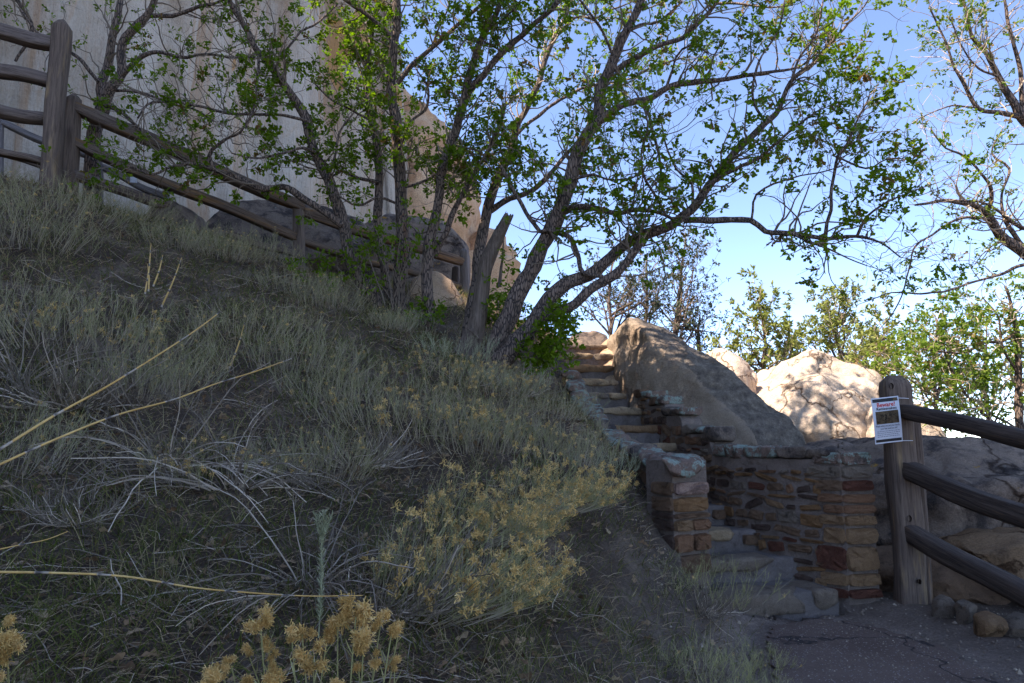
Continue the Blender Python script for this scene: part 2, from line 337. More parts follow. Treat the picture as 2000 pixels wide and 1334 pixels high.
ctrl += [np.array(p, float) for p in [(1.15, 3.6, 0), (1.45, 4.6, 0), (1.7, 5.1, 0), (2.2, 5.5, 0), (2.9, 5.3, 0), (3.6, 5.4, 0.02), (2.2, 4, 0), (3.4, 4, 0), (4.5, 5, 0.02), (2, 3, 0), (4, 3, 0), (1.4, 2, 0), (.9, 1.2, 0), (1, 0, 0), (3, 0, 0), (3, 2, 0), (5, 2, 0), (7, 3, 0), (2, -3, 0),
        (-1, .9, .38), (-.2, 0, .1), (-2, -1, .7), (-4, 1, 1.9), (-4, -3, 1.5), (-6, 3.2, 2.9), (-8, 1, 3.6), (-8, 6, 4.1), (-6.2, 7.5, 4.05), (-5, 9, 4.1), (-3, 11, 3.8), (-1, 12, 3.7), (.2, 11, 3.2), (1.3, 11.4, 2.75), (1.5, 13, 2.6), (-2, 15, 3.6),
        (3.6, 7, .2), (5, 7, 0), (6.5, 5, 0), (3, 9, .9), (2.6, 8, 1.1), (2.9, 6.6, .2), (6, 10, -.3), (4, 12, .6), (3, 15, 1.2), (8, 14, -1)]]
CP = np.array(ctrl)
def _tps(r2): return .5*r2*np.log(r2+1e-9)
nC = len(CP); K = _tps(((CP[:, None, :2]-CP[None, :, :2])**2).sum(-1)) + np.eye(nC)*.02
Pm = np.hstack([np.ones((nC, 1)), CP[:, :2]]); A = np.zeros((nC+3, nC+3)); A[:nC, :nC] = K; A[:nC, nC:] = Pm; A[nC:, :nC] = Pm.T
SOL = np.linalg.solve(A, np.concatenate([CP[:, 2], np.zeros(3)]))
def base_h(x, y):
    x = np.asarray(x, float); y = np.asarray(y, float); r = SOL[nC]+SOL[nC+1]*x+SOL[nC+2]*y
    for i in range(nC): r = r + SOL[i]*_tps((x-CP[i, 0])**2+(y-CP[i, 1])**2)
    return r
PATH = [(.35, -4), (.45, 0), (.75, 1.6), (1.0, 2.6), (1.2, 3.3), (1.42, 4.1), (1.62, 4.8), (1.85, 5.22), (2.35, 5.42), (2.62, 5.3), (2.75, 4.95), (2.85, 4.5), (2.75, 3.9), (2.85, 3.1), (3.1, 2.2), (3.3, 1), (3.4, -4)]
STEPS = [((1.32, 5.2), (2.56, 5.58), .17), ((1.45, 5.75), (2.5, 6.02), .35), ((1.5, 6.1), (2.3, 6.38), .53), ((1.45, 6.45), (2.12, 6.75), .71), ((1.4, 6.8), (2.02, 7.1), .90), ((1.33, 7.15), (1.95, 7.45), 1.09),
         ((1.25, 7.5), (1.88, 7.78), 1.28), ((1.2, 7.92), (1.80, 8.16), 1.48), ((1.1, 8.38), (1.64, 8.6), 1.71), ((1.05, 8.8), (1.53, 9.0), 1.92), ((1.0, 9.2), (1.5, 9.4), 2.13), ((.93, 9.62), (1.50, 9.8), 2.37), ((.9, 10.05), (1.56, 10.22), 2.59), ((.86, 10.5), (1.6, 10.7), 2.79)]
def inpoly(x, y, poly):
    r = np.zeros(np.shape(x), bool); n = len(poly)
    for i in range(n):
        x1, y1 = poly[i]; x2, y2 = poly[(i+1) % n]
        c = ((y1 > y) != (y2 > y)) & (x < (x2-x1)*(y-y1)/((y2-y1) if y2 != y1 else 1e-9)+x1); r ^= c
    return r
def dpoly(x, y, poly):
    d = np.full(np.shape(x), 1e9); n = len(poly)
    for i in range(n):
        a = np.array(poly[i]); b = np.array(poly[(i+1) % n]); ab = b-a
        t = np.clip(((x-a[0])*ab[0]+(y-a[1])*ab[1])/(ab@ab), 0, 1); d = np.minimum(d, np.hypot(x-a[0]-t*ab[0], y-a[1]-t*ab[1]))
    return d
STAIRPOLY = [(L[0]-.05, L[1]) for L, R, z in STEPS] + [(R[0]+.05, R[1]) for L, R, z in STEPS][::-1]
def ground_h(x, y):
    x = np.asarray(x, float); y = np.asarray(y, float)
    r = np.hypot(x-0, y-6); k = np.clip((r-13)/12, 0, 1); k = k*k*(3-2*k)
    xc = np.where(r > 16, x*16/np.maximum(r, 1), x); yc = np.where(r > 16, 6+(y-6)*16/np.maximum(r, 1), y)
    h = base_h(xc, yc); far = np.where(x < 0, 3.0, -1.5) - 9*np.clip((r-20)/60, 0, 1)
    h = h*(1-k) + far*k
    p = np.stack([x, y, 0*x], -1)
    pin = inpoly(x, y, PATH); dp = dpoly(x, y, PATH); flatm = np.where(pin, 0, np.clip(dp/.5, 0, 1))
    h = h + flatm*(.05*fbm(p, 1.6, 4, 3) + .022*fbm(p, 7, 3, 9)) + k*1.2*fbm(p, .05, 3, 5)
    h = np.where(pin, h*.0 - .03 + np.where(dp < .1, .02, 0), h)
    st = inpoly(x, y, STAIRPOLY)
    if st.any():
        ys = np.array([.5*(L[1]+R[1]) for L, R, z in STEPS]); zs = np.array([z for L, R, z in STEPS])
        h = np.where(st, np.minimum(h, np.interp(y, ys, zs)-.45), h)
    return h
def axis(lo, hi, step, far, n):
    a = np.arange(lo, hi+1e-6, step); g = np.geomspace(step*2, far, n)
    return np.concatenate([lo-g[::-1], a, hi+g])
gx = axis(-7.5, 7.5, .06, 4000, 45); gy = axis(.6, 12.6, .06, 4000, 45)
GX, GY = np.meshgrid(gx, gy); GZ = ground_h(GX, GY)
nx, ny = len(gx), len(gy); ii = (np.arange(ny-1)[:, None]*nx+np.arange(nx-1)[None, :])
sand = np.clip(1.15-dpoly(GX, GY, PATH)/.75, 0, 1)*np.where(GX > 1.2, 1, .55)
mb = MB(); mb.add(np.stack([GX, GY, GZ], -1), np.stack([ii, ii+1, ii+nx+1, ii+nx], -1).reshape(-1, 4), sand.ravel())
tag(mb.build('ground', M['ground'], smooth=True), kind='structure', label='brown soil hillside falling to the sandy verge')
# path sheet with crumbled edges
px_ = np.arange(.2, 3.6, .05); py_ = np.arange(-4, 5.6, .05); X, Y = np.meshgrid(px_, py_)
wob = .06*fbm(np.stack([X, Y, 0*X], -1), 3, 4, 2)
ins = inpoly(X, Y, PATH) & (dpoly(X, Y, PATH) > .03+wob)
inv = -np.ones(X.shape, int); keep = np.zeros(X.shape, bool)
cell = ins[:-1, :-1] & ins[1:, :-1] & ins[:-1, 1:] & ins[1:, 1:]
mb = MB(); n2 = X.shape[1]; idx = (np.arange(X.shape[0]-1)[:, None]*n2+np.arange(n2-1)[None, :])[cell]
edge = np.clip(dpoly(X, Y, PATH)/.15, 0, 1)
Vp = np.stack([X, Y, .004+.006*edge+.003*fbm(np.stack([X, Y, 0*X], -1), 5, 3, 8)], -1).reshape(-1, 3)
Fp = np.stack([idx, idx+1, idx+n2+1, idx+n2], -1); used, invx = np.unique(Fp, return_inverse=True)
mb.add(Vp[used], invx.reshape(-1, 4)); tag(mb.build('path', M['asphalt'], smooth=True), kind='structure', label='reddish asphalt footpath at the foot of the steps')

# ------------------------------------------------------------------ cliff
def cliff():
    ys = np.concatenate([np.linspace(-34, 4, 60), np.linspace(4.2, 17, 170)])
    pl = [(-12+.55*y, y) for y in ys]
    cx, cy = -12+.55*17, 17
    for a in np.linspace(0, 1, 30)[1:]:                                    # the nose turns back behind the face
        pl.append((cx+.7*math.sin(a*math.pi*.5)*1.0-6*a*a, cy+7*a))
    pl = np.array(pl); T = nrm(np.gradient(pl, axis=0)); Nn = np.stack([T[:, 1], -T[:, 0]], -1)
    H = np.interp(pl[:, 1], [-34, -2, 0, 2, 3, 4, 6, 9, 16, 20, 26], [31.5, 31.3, 29.4, 25.0, 21.8, 18.4, 16.7, 15.9, 14.5, 13.2, 12])  # unseen top heights shaped so the cliff's shadow falls on hillside, path and lower steps
    nz = 150; t = np.linspace(0, 1, nz)
    s = np.concatenate([[0], np.cumsum(np.linalg.norm(np.diff(pl, axis=0), axis=1))])
    Z = 1.0 + (H[:, None]-1.0)*t[None, :]
    q = np.stack([s[:, None]+0*Z, 0*Z, Z*.12], -1); q2 = np.stack([s[:, None]+0*Z, 0*Z, Z], -1)
    d = .6*fbm(q, .35, 3, 4) + .36*fbm(q, 1.0, 3, 6) + .10*fbm(q2, 1.1, 5, 11) + .12*np.tanh(6*fbm(q*np.array((1, 1, .6)), .9, 3, 41))
    rg = np.abs(fbm(q, .8, 2, 31)); d = d - .25*np.clip(.12-rg, 0, 1)/.12*.5
    d = d - .05*np.clip(Z-4, 0, 20)*.6                                    # leans back a little
    P = np.stack([pl[:, None, 0]+Nn[:, None, 0]*d, pl[:, None, 1]+Nn[:, None, 1]*d, Z], -1)
    back = P[:, -1:, :] + np.array((-6., 0., -1.5))
    low = back.copy(); low[:, :, 2] = -1; bot = P[:, :1, :].copy(); bot[:, :, 2] = -1
    G = np.concatenate([bot, P, back, low], 1); a, c, _ = G.shape
    i = (np.arange(a-1)[:, None]*c+np.arange(c-1)[None, :]); mb = MB()
    mb.add(G, np.stack([i, i+c, i+c+1, i+1], -1).reshape(-1, 4))
    co_ = tag(mb.build('cliff', M['cliff'], smooth=True), kind='structure', label='tall pale sandstone cliff face streaked with tan')
    for mp, px, py in SCARS:
        e = Vector((0, 0, EYE)); dr = (Vector(at(px, py, 10))-e).normalized(); ok, hit, nn_, fi = co_.ray_cast(e, dr)
        if ok: mp.inputs['Location'].default_value = hit
cliff()

# ------------------------------------------------------------------ boulders (hull, remeshed, weathered)
def hull_rock(name, pts, mat, vox=.06, amp=.05, sc=1.5, smooth=3, seed=0, mats=None, chooser=None, ledge=0., facets=14, bite=.95):
    bm = bmesh.new()
    for p in pts: bm.verts.new([float(c) for c in p])
    bmesh.ops.convex_hull(bm, input=bm.verts); lo = [v for v in bm.verts if not v.link_faces]
    bmesh.ops.delete(bm, geom=lo, context='VERTS')
    me = bpy.data.meshes.new('tmp'); bm.to_mesh(me); bm.free()
    o = bpy.data.objects.new('tmp', me); COL.objects.link(o)
    r = o.modifiers.new('r', 'REMESH'); r.mode = 'VOXEL'; r.voxel_size = vox
    s = o.modifiers.new('s', 'SMOOTH'); s.iterations = smooth; s.factor = .6
    dg = bpy.context.evaluated_depsgraph_get(); dg.update(); m2 = bpy.data.meshes.new_from_object(o.evaluated_get(dg))
    bpy.data.objects.remove(o); bpy.data.meshes.remove(me)
    m2.name = name; n = len(m2.vertices); V = np.zeros(n*3, np.float32); m2.vertices.foreach_get('co', V); V = V.reshape(-1, 3)
    Nr = np.zeros(n*3, np.float32); m2.vertices.foreach_get('normal', Nr); Nr = Nr.reshape(-1, 3)
    rf_ = np.random.default_rng(seed+900); c0_ = V.mean(0)
    for _ in range(facets):
        q_ = nrm(rf_.normal(size=3)); dd_ = (V-c0_)@q_; th = np.quantile(dd_, rf_.uniform(bite, .995)) if True else 0
        V = V - np.clip(dd_-th, 0, None)[:, None]*q_*.85
    rid = 1-np.abs(fbm(V, sc*.9, 3, seed+5))*2.6
    d = amp*(1.2*fbm(V, sc, 5, seed) - .5*np.clip(rid, 0, 1)**4)
    if ledge: d += ledge*np.tanh(4*fbm(V*np.array((.25, .25, 2.2)), 1.2, 3, seed+3))
    V = V + Nr*d[:, None]; m2.vertices.foreach_set('co', V.astype(np.float32).ravel())
    m2.materials.clear()
    for m in (mats or [mat]): m2.materials.append(m)
    sm = np.ones(len(m2.polygons), bool); m2.polygons.foreach_set('use_smooth', sm)
    if chooser is not None:
        c = np.zeros(len(m2.polygons)*3, np.float32); m2.polygons.foreach_get('center', c); nn = np.zeros(len(m2.polygons)*3, np.float32); m2.polygons.foreach_get('normal', nn)
        m2.polygons.foreach_set('material_index', chooser(c.reshape(-1, 3), nn.reshape(-1, 3)).astype(np.int32))
    m2.update(); return link(name, m2)
def A3(*l): return [at(*p) for p in l]
def deep(pts, dy, shrink=0.): return [np.array((p[0], p[1]+dy, p[2]-shrink)) for p in pts]
# headland buttresses right of the cliff face
b1 = A3((700, 120, 20), (745, 150, 19), (800, 192, 19), (845, 182, 20), (872, 240, 20), (893, 290, 20), (914, 330, 20), (918, 430, 19.5), (910, 600, 19), (760, 600, 18.4), (735, 400, 18.4), (815, 330, 18.2), (850, 500, 18.2))
tag(hull_rock('cliff_buttress', b1+deep(b1, 6), M['nose'], .16, .5, .55, 2, 3, ledge=.12), kind='structure', label='tan headland buttress stepping down behind the oak trunks')
b2 = A3((880, 440, 22), (905, 445, 21), (940, 460, 21), (985, 455, 21), (1000, 480, 21), (1010, 530, 21), (1012, 620, 21), (860, 640, 20), (900, 520, 19.6), (960, 560, 19.8))
tag(hull_rock('cliff_buttress', b2+deep(b2, 5), M['nose'], .16, .4, .6, 2, 8, ledge=.12), kind='structure', label='low reddish rock end of the headland under the big oak')
# the large leaning boulder beside the stairs
ridge = A3((1226, 622, 9.7), (1250, 620, 9.7), (1285, 634, 9.6), (1340, 664, 9.35), (1400, 704, 9.0), (1470, 756, 8.6), (1530, 808, 8.35), (1562, 850, 8.2), (1575, 890, 8.1))
crease = A3((1262, 655, 9.15), (1330, 715, 8.8), (1400, 782, 8.4), (1470, 850, 8.05), (1490, 900, 7.9))
foot = A3((1206, 772, 9.45), (1204, 690, 9.75), (1210, 645, 9.8), (1228, 800, 9.0), (1300, 870, 8.5), (1440, 940, 8.05), (1236, 640, 9.5))
def top_ch(c, n): 
    cr_ = np.array(crease); zc = np.interp(c[:, 0], cr_[:, 0], cr_[:, 2])
    return c[:, 2] > zc + .10*fbm(c, 3, 4, 1) + .03 + 10*(c[:, 0] < 1.75)
def two_tone():
    m, nt, b = newmat('tan boulder with dark lichened ridge'); v = coords(nt, kind='World')
    lo = ramp(nt, ntex(nt, v, 1.6, 8, .62, .6), [(.35, (.30, .215, .145)), (.65, (.43, .33, .235))]); lo = mixc(nt, ramp(nt, ntex(nt, v, 4.5, 10, .7, .3), [(.55, (0, 0, 0)), (.7, (1, 1, 1))]), lo, (.23, .17, .13))
    hi = ramp(nt, ntex(nt, v, 9, 8, .75), [(.33, (.10, .078, .062)), (.5, (.21, .168, .13)), (.68, (.38, .31, .23))])
    a = N(nt, 'ShaderNodeAttribute'); a.attribute_name = 'ridge'; ad = N(nt, 'ShaderNodeMath'); ad.operation = 'MULTIPLY_ADD'; nt.links.new(ntex(nt, v, 5, 10, .75), ad.inputs[0]); ad.inputs[1].default_value = 1.1
    nt.links.new(a.outputs['Fac'], ad.inputs[2]); c = mixc(nt, ramp(nt, ad.outputs[0], [(.97, (0, 0, 0)), (1.0, (1, 1, 1))]) if False else ramp(nt, ad.outputs[0], [(.90, (0, 0, 0)), (.99, (1, 1, 1))]), lo, hi)
    c = mixc(nt, .6, c, ramp(nt, ntex(nt, v, 75, 3, .7), [(.35, (.6, .6, .6)), (.65, (1.15, 1.15, 1.15))]), 'MULTIPLY')
    nt.links.new(c, b.inputs['Base Color']); n1 = bump(nt, b, ntex(nt, v, 5, 12, .72, .3), 1., .10); n2 = bump(nt, b, ntex(nt, v, 20, 9, .75), .9, .02, n1); bump(nt, b, ntex(nt, v, 70, 6, .7), .8, .008, n2); return m
big = hull_rock('leaning_boulder', ridge+crease+foot+deep(ridge[2:], 1.2, .1)+deep(foot[:3], 1.0), two_tone(), .035, .045, 3.2, 0, 21, ledge=.025, facets=0)
nv = len(big.data.vertices); cV = np.zeros(nv*3, np.float32); big.data.vertices.foreach_get('co', cV); cV = cV.reshape(-1, 3); cr_ = np.array(crease)
at_ = big.data.attributes.new('ridge', 'FLOAT', 'POINT'); at_.data.foreach_set('value', np.clip(.27+(cV[:, 2]-np.interp(cV[:, 0], cr_[:, 0], cr_[:, 2]))*2.2, 0, 1).astype(np.float32)*np.clip((cV[:, 0]-1.7)/.25, 0, 1).astype(np.float32))
tag(big, 'large leaning sandstone boulder with dark lichened ridge beside the upper steps', 'boulder')
p = A3((1395, 715, 11.6), (1412, 680, 11.6), (1440, 684, 11.6), (1475, 715, 11.5), (1482, 745, 11.4), (1488, 800, 11.3), (1380, 800, 11), (1430, 730, 10.9))
tag(hull_rock('boulder', p+deep(p, 1.2), M['pale_rock'], .06, .10, 2, 2, 31, ledge=.03), 'small cream boulder peeking over the ridge of the leaning boulder', 'boulder')
p = A3((1494, 782, 10.6), (1550, 718, 10.7), (1588, 684, 10.9), (1600, 686, 11.0), (1640, 702, 10.9), (1712, 727, 10.9), (1740, 790, 10.9), (1745, 900, 10.5), (1540, 850, 10.2), (1520, 900, 10), (1620, 780, 9.9), (1640, 900, 9.6), (1700, 880, 9.8))
tag(hull_rock('boulder', p+deep(p, 2), M['pale_rock'], .05, .11, 1.8, 1, 41, ledge=.05, facets=22, bite=.93), 'big pointed cream boulder in full sun behind the wall pier', 'boulder')
p = A3((1735, 790, 9.6), (1790, 775, 9.8), (1830, 800, 9.8), (1870, 850, 9.6), (1870, 900, 9.4), (1730, 900, 9.3))
tag(hull_rock('boulder', p+deep(p, 1.3), M['pale_rock'], .06, .08, 2, 2, 51), 'sunlit cream boulder seen between the post and the top rail', 'boulder')
p = A3((1600, 880, 7.6), (1660, 864, 7.4), (1760, 852, 7.2), (1860, 848, 7.0), (1960, 858, 6.9), (2120, 870, 6.8), (2200, 900, 6.6), (1690, 930, 6.7), (1690, 1100, 6.9), (1850, 940, 6.25), (2000, 950, 6.1), (2200, 980, 6.0), (1700, 1190, 6.9), (1800, 1050, 6.35), (1900, 1080, 6.25), (2200, 1200, 6.6))
tag(hull_rock('boulder', p+deep(p[:7], 1.5), M['grey_rock'], .05, .09, 1.8, 1, 61, ledge=.05), 'broad grey boulder with orange and green lichen behind the right rails', 'boulder')
p = A3((1885, 1050, 5.95), (1930, 1030, 6.0), (2000, 1028, 5.9), (2120, 1030, 5.8), (1890, 1085, 5.8), (1930, 1110, 5.75), (2010, 1150, 5.6), (2120, 1190, 5.5), (2000, 1060, 5.65))
tag(hull_rock('boulder', p+deep(p, .6), rock_mat('ochre undercut rock', (.20, .135, .08), (.28, .20, .125), (.10, .075, .055), stain=.54, bumps=1., crack=1.3), .035, .05, 2.5, 2, 71, ledge=.04), 'tan overhanging rock between the two lower right rails', 'boulder')
p = A3((1690, 1100, 6.1), (1760, 1075, 6.2), (1860, 1085, 6.1), (1960, 1150, 5.9), (2050, 1200, 5.7), (1730, 1130, 6.0), (1850, 1140, 5.85), (1960, 1190, 5.7), (1700, 1180, 6.2))
tag(hull_rock('boulder', p+deep(p, .5), STONES[4], .035, .07, 2.5, 2, 81, ledge=.05), 'dark undercut rock shelf low behind the fence post', 'boulder')
p = A3((1110, 665, 11.8), (1130, 648, 11.8), (1160, 645, 11.8), (1190, 655, 11.7), (1200, 690, 11.5), (1100, 690, 11.4))
tag(hull_rock('boulder', p+deep(p, .8), M['dark_rock'], .04, .05, 2, 2, 91), 'low dark rock at the top of the steps', 'boulder')
p = A3((1186, 662, 10.9), (1197, 655, 10.9), (1206, 662, 10.7), (1204, 705, 10.2), (1196, 740, 9.75), (1180, 745, 9.7), (1172, 700, 10.4), (1163, 678, 10.9), (1205, 775, 9.35))
tag(hull_rock('boulder', p+deep(p, .15), M['tan_rock'], .03, .03, 3, 1, 95), 'narrow cream rock edge between the top steps and the leaning boulder', 'boulder')
p = A3((270, 430, 8.4), (290, 405, 8.5), (330, 388, 8.5), (355, 395, 8.4), (368, 430, 8.3), (362, 480, 8.0), (280, 480, 8.0))
tag(hull_rock('boulder', p+deep(p, .7), M['dark_rock'], .035, .05, 2, 2, 101), 'grey rounded boulder under the lower left rails', 'boulder')
p = A3((375, 430, 10.2), (420, 395, 10.4), (470, 383, 10.5), (560, 386, 10.6), (640, 400, 10.7), (700, 420, 10.8), (740, 470, 10.6), (640, 520, 9.8), (420, 500, 9.6))
tag(hull_rock('boulder', p+deep(p, 1.2), M['dark_rock'], .05, .07, 1.6, 2, 111), 'long dark lichened boulder behind the middle of the hill fence', 'boulder')
p = A3((700, 440, 12.4), (760, 410, 12.6), (860, 420, 12.6), (910, 460, 12.4), (912, 540, 12.2), (860, 600, 12), (700, 600, 12))
tag(hull_rock('boulder', p+deep(p, 1.2), M['grey_rock'], .06, .07, 1.6, 2, 121), 'grey speckled boulder behind the oak trunks and end rail', 'boulder')
p = A3((795, 540, 9.7), (850, 530, 9.8), (880, 545, 9.8), (905, 590, 9.7), (900, 640, 9.3), (860, 665, 8.9), (795, 650, 9), (840, 590, 9.2))
tag(hull_rock('boulder', p+deep(p, .8), M['tan_rock'], .04, .045, 2, 2, 131), 'smooth tan boulder between the oak trunks and the dead snag', 'boulder')
# stones by the path
for k, (pts, lab) in enumerate([(((1834, 1178, 5.35), (1848, 1163, 5.4), (1868, 1170, 5.35), (1874, 1183, 5.3)), 'small grey stone closest to the fence post'),
     (((1918, 1205, 4.95), (1940, 1196, 5.0), (1965, 1208, 4.95), (1972, 1226, 4.85), (1930, 1222, 4.85)), 'flat oval grey stone lying on the verge'),
     (((1973, 1210, 4.95), (2000, 1200, 5.0), (2040, 1210, 4.95), (2040, 1232, 4.85), (1980, 1230, 4.85)), 'grey stone cut off by the right picture edge'),
     (((1880, 1180, 5.2), (1895, 1174, 5.25), (1912, 1184, 5.2), (1900, 1192, 5.15)), 'small stone half sunk between its larger neighbours')]):
    q = A3(*pts); q = q+deep(q, .1)+[np.array((a[0]*.99, a[1]+.05, -.02)) for a in q]
    tag(hull_rock('stone', q, STONES[5] if k != 1 else STONES[1], .012, .01, 9, 1, 140+k), lab, 'stone', 'loose stones along the verge under the right fence')

# ------------------------------------------------------------------ masonry
def stone_piece(parent, c, u, v, n, w_, h_, depth, mat, proud=.02, name='stone', k=10, rag=.10):
    a = np.arange(k)*2*np.pi/k + random.uniform(-.1, .1); ca, sa = np.cos(a), np.sin(a)
    sx = np.sign(ca)*np.abs(ca)**.38; sy = np.sign(sa)*np.abs(sa)**.38
    j = rng.uniform(1-rag, 1+rag*.4, k); o = np.stack([sx*j*w_/2, sy*j*h_/2], -1)
    rings = []
    for s, d in ((.97, -depth), (1.0, proud*.1), (.94, proud*.85), (.60, proud*.95)):
        jj = rng.uniform(.95, 1.04, (k, 1)); q = o*s*jj
        rings.append(c + q[:, :1]*u + q[:, 1:]*v + (d+rng.uniform(-.35, .35, (k, 1))*proud*(d > 0))*n)
    V = np.concatenate(rings + [(c+n*proud*random.uniform(.7, 1.25))[None]])
    Fq = []; nr = len(rings)
    for r in range(nr-1):
        for i in range(k): Fq.append((r*k+i, r*k+(i+1) % k, (r+1)*k+(i+1) % k, (r+1)*k+i))
    mb = MB(); mb.add(V, Fq); t = [((nr-1)*k+i, (nr-1)*k+(i+1) % k, nr*k) for i in range(k)]
    mb.Fc.append(np.array(t)); mb.MI.append(np.zeros(len(t), np.int32))
    mb.Fc.append(np.array([list(range(k))[::-1]])); mb.MI.append(np.zeros(1, np.int32))
    return mb.build(name, mat, parent, smooth=False)
def prism_wall(name, parent, plan, thick, zb, zt, mat, amp=.012):
    """plan: list of xy for the seen face; thick extends to the side of the normal*-1"""
    plan = np.array(plan, float); s = np.concatenate([[0], np.cumsum(np.linalg.norm(np.diff(plan, axis=0), axis=1))])
    ns = max(4, int(s[-1]/.05)); S = np.linspace(0, s[-1], ns); P = np.stack([np.interp(S, s, plan[:, 0]), np.interp(S, s, plan[:, 1])], -1)
    T = nrm(np.gradient(P, axis=0)); Nn = np.stack([-T[:, 1], T[:, 0]], -1)
    if thick < 0: Nn = -Nn
    nz = 14; tz = np.linspace(0, 1, nz); ZB = np.interp(S, s, zb); ZT = np.interp(S, s, zt)
    fr = np.zeros((ns, nz, 3)); fr[:, :, :2] = P[:, None]; fr[:, :, 2] = ZB[:, None]+(ZT-ZB)[:, None]*tz
    bk = fr.copy(); bk[:, :, :2] = (P-Nn*abs(thick))[:, None]; bk = bk[:, ::-1]
    mid = .5*(fr[:, -1:]+bk[:, :1]); mid[:, :, 2] += .01
    G = np.concatenate([fr, mid, bk], 1); G = G + amp*np.stack([fbm(G, 6, 3, 5), fbm(G, 6, 3, 6), fbm(G, 6, 3, 7)], -1)
    a, c, _ = G.shape; i = (np.arange(a-1)[:, None]*c+np.arange(c-1)[None, :]); mb = MB()
    Fq = np.stack([i, i+c, i+c+1, i+1], -1).reshape(-1, 4); mb.add(G, Fq)
    for e in (0, a-1):
        m = nz; l = [(e*c+j, e*c+j+1, e*c+c-2-j, e*c+c-1-j) for j in range(nz)]
        mb.Fc.append(np.array(l)); mb.MI.append(np.zeros(len(l), np.int32))
    return mb.build(name, mat, parent, smooth=False), (S, P, T, Nn, ZB, ZT)
def lay_stones(parent, info, pal, weights, hr=(.05, .13), wr=(.08, .26), gap=.02, s0=0, s1=None, ztop_off=.0, slope=0, topmat=None):
    S, P, T, Nn, ZB, ZT = info; s1 = S[-1] if s1 is None else s1
    z = ZB.min()+.02; row = 0
    while z < ZT.max()-.02:
        h_ = random.uniform(*hr); s = s0 + random.uniform(-.1, 0)
        while s < s1-.03:
            w_ = random.uniform(*wr)*(1.2 if h_ < .09 else 1.); c = min(max(s+w_/2, 0), S[-1])
            if s+w_ > s1: w_ = s1-s; c = s+w_/2
            if s < s0: w_ -= (s0-s); s = s0; c = s+w_/2
            hh = h_*random.uniform(.72, 1.02); zc = z+h_/2+random.uniform(-.012, .012)
            zt = np.interp(c, S, ZT)-ztop_off; zb = np.interp(c, S, ZB)
            if w_ > .05 and zc+hh*.35 < zt and zc > zb and random.random() > .015:
                p = np.array((np.interp(c, S, P[:, 0]), np.interp(c, S, P[:, 1]), zc)); i = min(int(np.searchsorted(S, c)), len(S)-1)
                n3 = np.array((*Nn[i], 0)); t3 = np.array((*T[i], 0)); a = random.gauss(slope, .14)
                u = t3*math.cos(a)+np.array((0, 0, 1))*math.sin(a); v = np.cross(n3, u); v = v if v[2] > 0 else -v
                sp = np.sum(np.cross(u, v)*n3)
                m = random.choices(pal, weights)[0]
                stone_piece(parent, p, u if sp > 0 else u, v, n3, w_-gap, hh-gap, .05, m, random.uniform(.012, .035), rag=.16)
            s += w_
        z += h_; row += 1
# right retaining wall : pier + stepped flank
rw = empty('stone_wall', (2.8, 5.75, 0)); tag(rw, 'rough stone retaining wall ending in a square pier on the right of the steps', 'stone wall')
rw.location = (0, 0, 0)
C0 = np.array((2.70, 5.70)); C1 = np.array((2.99, 5.76))
flank = [C0, (2.36, 6.1), (2.08, 6.62), (1.98, 7.1), (1.84, 7.75), (1.74, 8.2), (1.60, 8.75)]
zb = [-.1, -.05, .3, .7, 1.1, 1.3, 1.55]
zt = [1.235, 1.235, 1.26, 1.42, 1.66, 1.80, 1.93]
def densify(pl, a, b, n=60):
    pl = np.array(pl, float); s = np.concatenate([[0], np.cumsum(np.linalg.norm(np.diff(pl, axis=0), axis=1))]); S = np.linspace(0, s[-1], n)
    za = np.interp(S, s, a); lev = np.array([1.235, 1.235, 1.45, 1.66, 1.80, 1.93]); za = lev[np.clip(np.searchsorted(lev[1:], za+.07), 0, 5)]
    return np.stack([np.interp(S, s, pl[:, 0]), np.interp(S, s, pl[:, 1])], -1), za, np.interp(S, s, b)
fl2, zt, zb = densify(flank, zt, zb)
# seen face towards the stairs: normal to the left/front
m, info = prism_wall('mortar', rw, fl2, .24, zb, np.array(zt)-.07, M['mortar']); info = info[:5]+(info[5]+.07,)
if (info[3][0] @ np.array((-1, -.4))) < 0: raise SystemExit('flank normal')
lay_stones(rw, info, STONES, (20, 10, 10, 9, 34, 8, 16), s0=.16, slope=-.03, ztop_off=.09)
# cap stones lie along the stepped top
S_, P_, T_, N_, ZB_, ZT_ = info
c = .05
while c < S_[-1]-.08:
    w_ = random.uniform(.16, .27); m_ = min(c+w_/2, S_[-1]-.05); i = min(int(np.searchsorted(S_, m_)), len(S_)-1); zz = np.interp(m_, S_, ZT_)
    p = np.array((np.interp(m_, S_, P_[:, 0]), np.interp(m_, S_, P_[:, 1]), zz-.02)); tt = np.array((*T_[i], 0)); nn = np.array((*N_[i], 0)); th = random.uniform(.035, .06)
    q = [p+tt*(a*w_*.5)+nn*(b*.15-.115)+np.array((0, 0, e*th))+rng.uniform(-.022, .022, 3) for a in (-1, 1) for b in (-1, 1) for e in (-1, 1)]
    o = hull_rock('cap_stone', q, random.choices([M['dark_rock'], BRO, M['lichen_rock'], GRE], (5, 3, 2, 2))[0], .02, .018, 6, 0, int(c*100)+500); o.parent = rw
    c += w_*.96
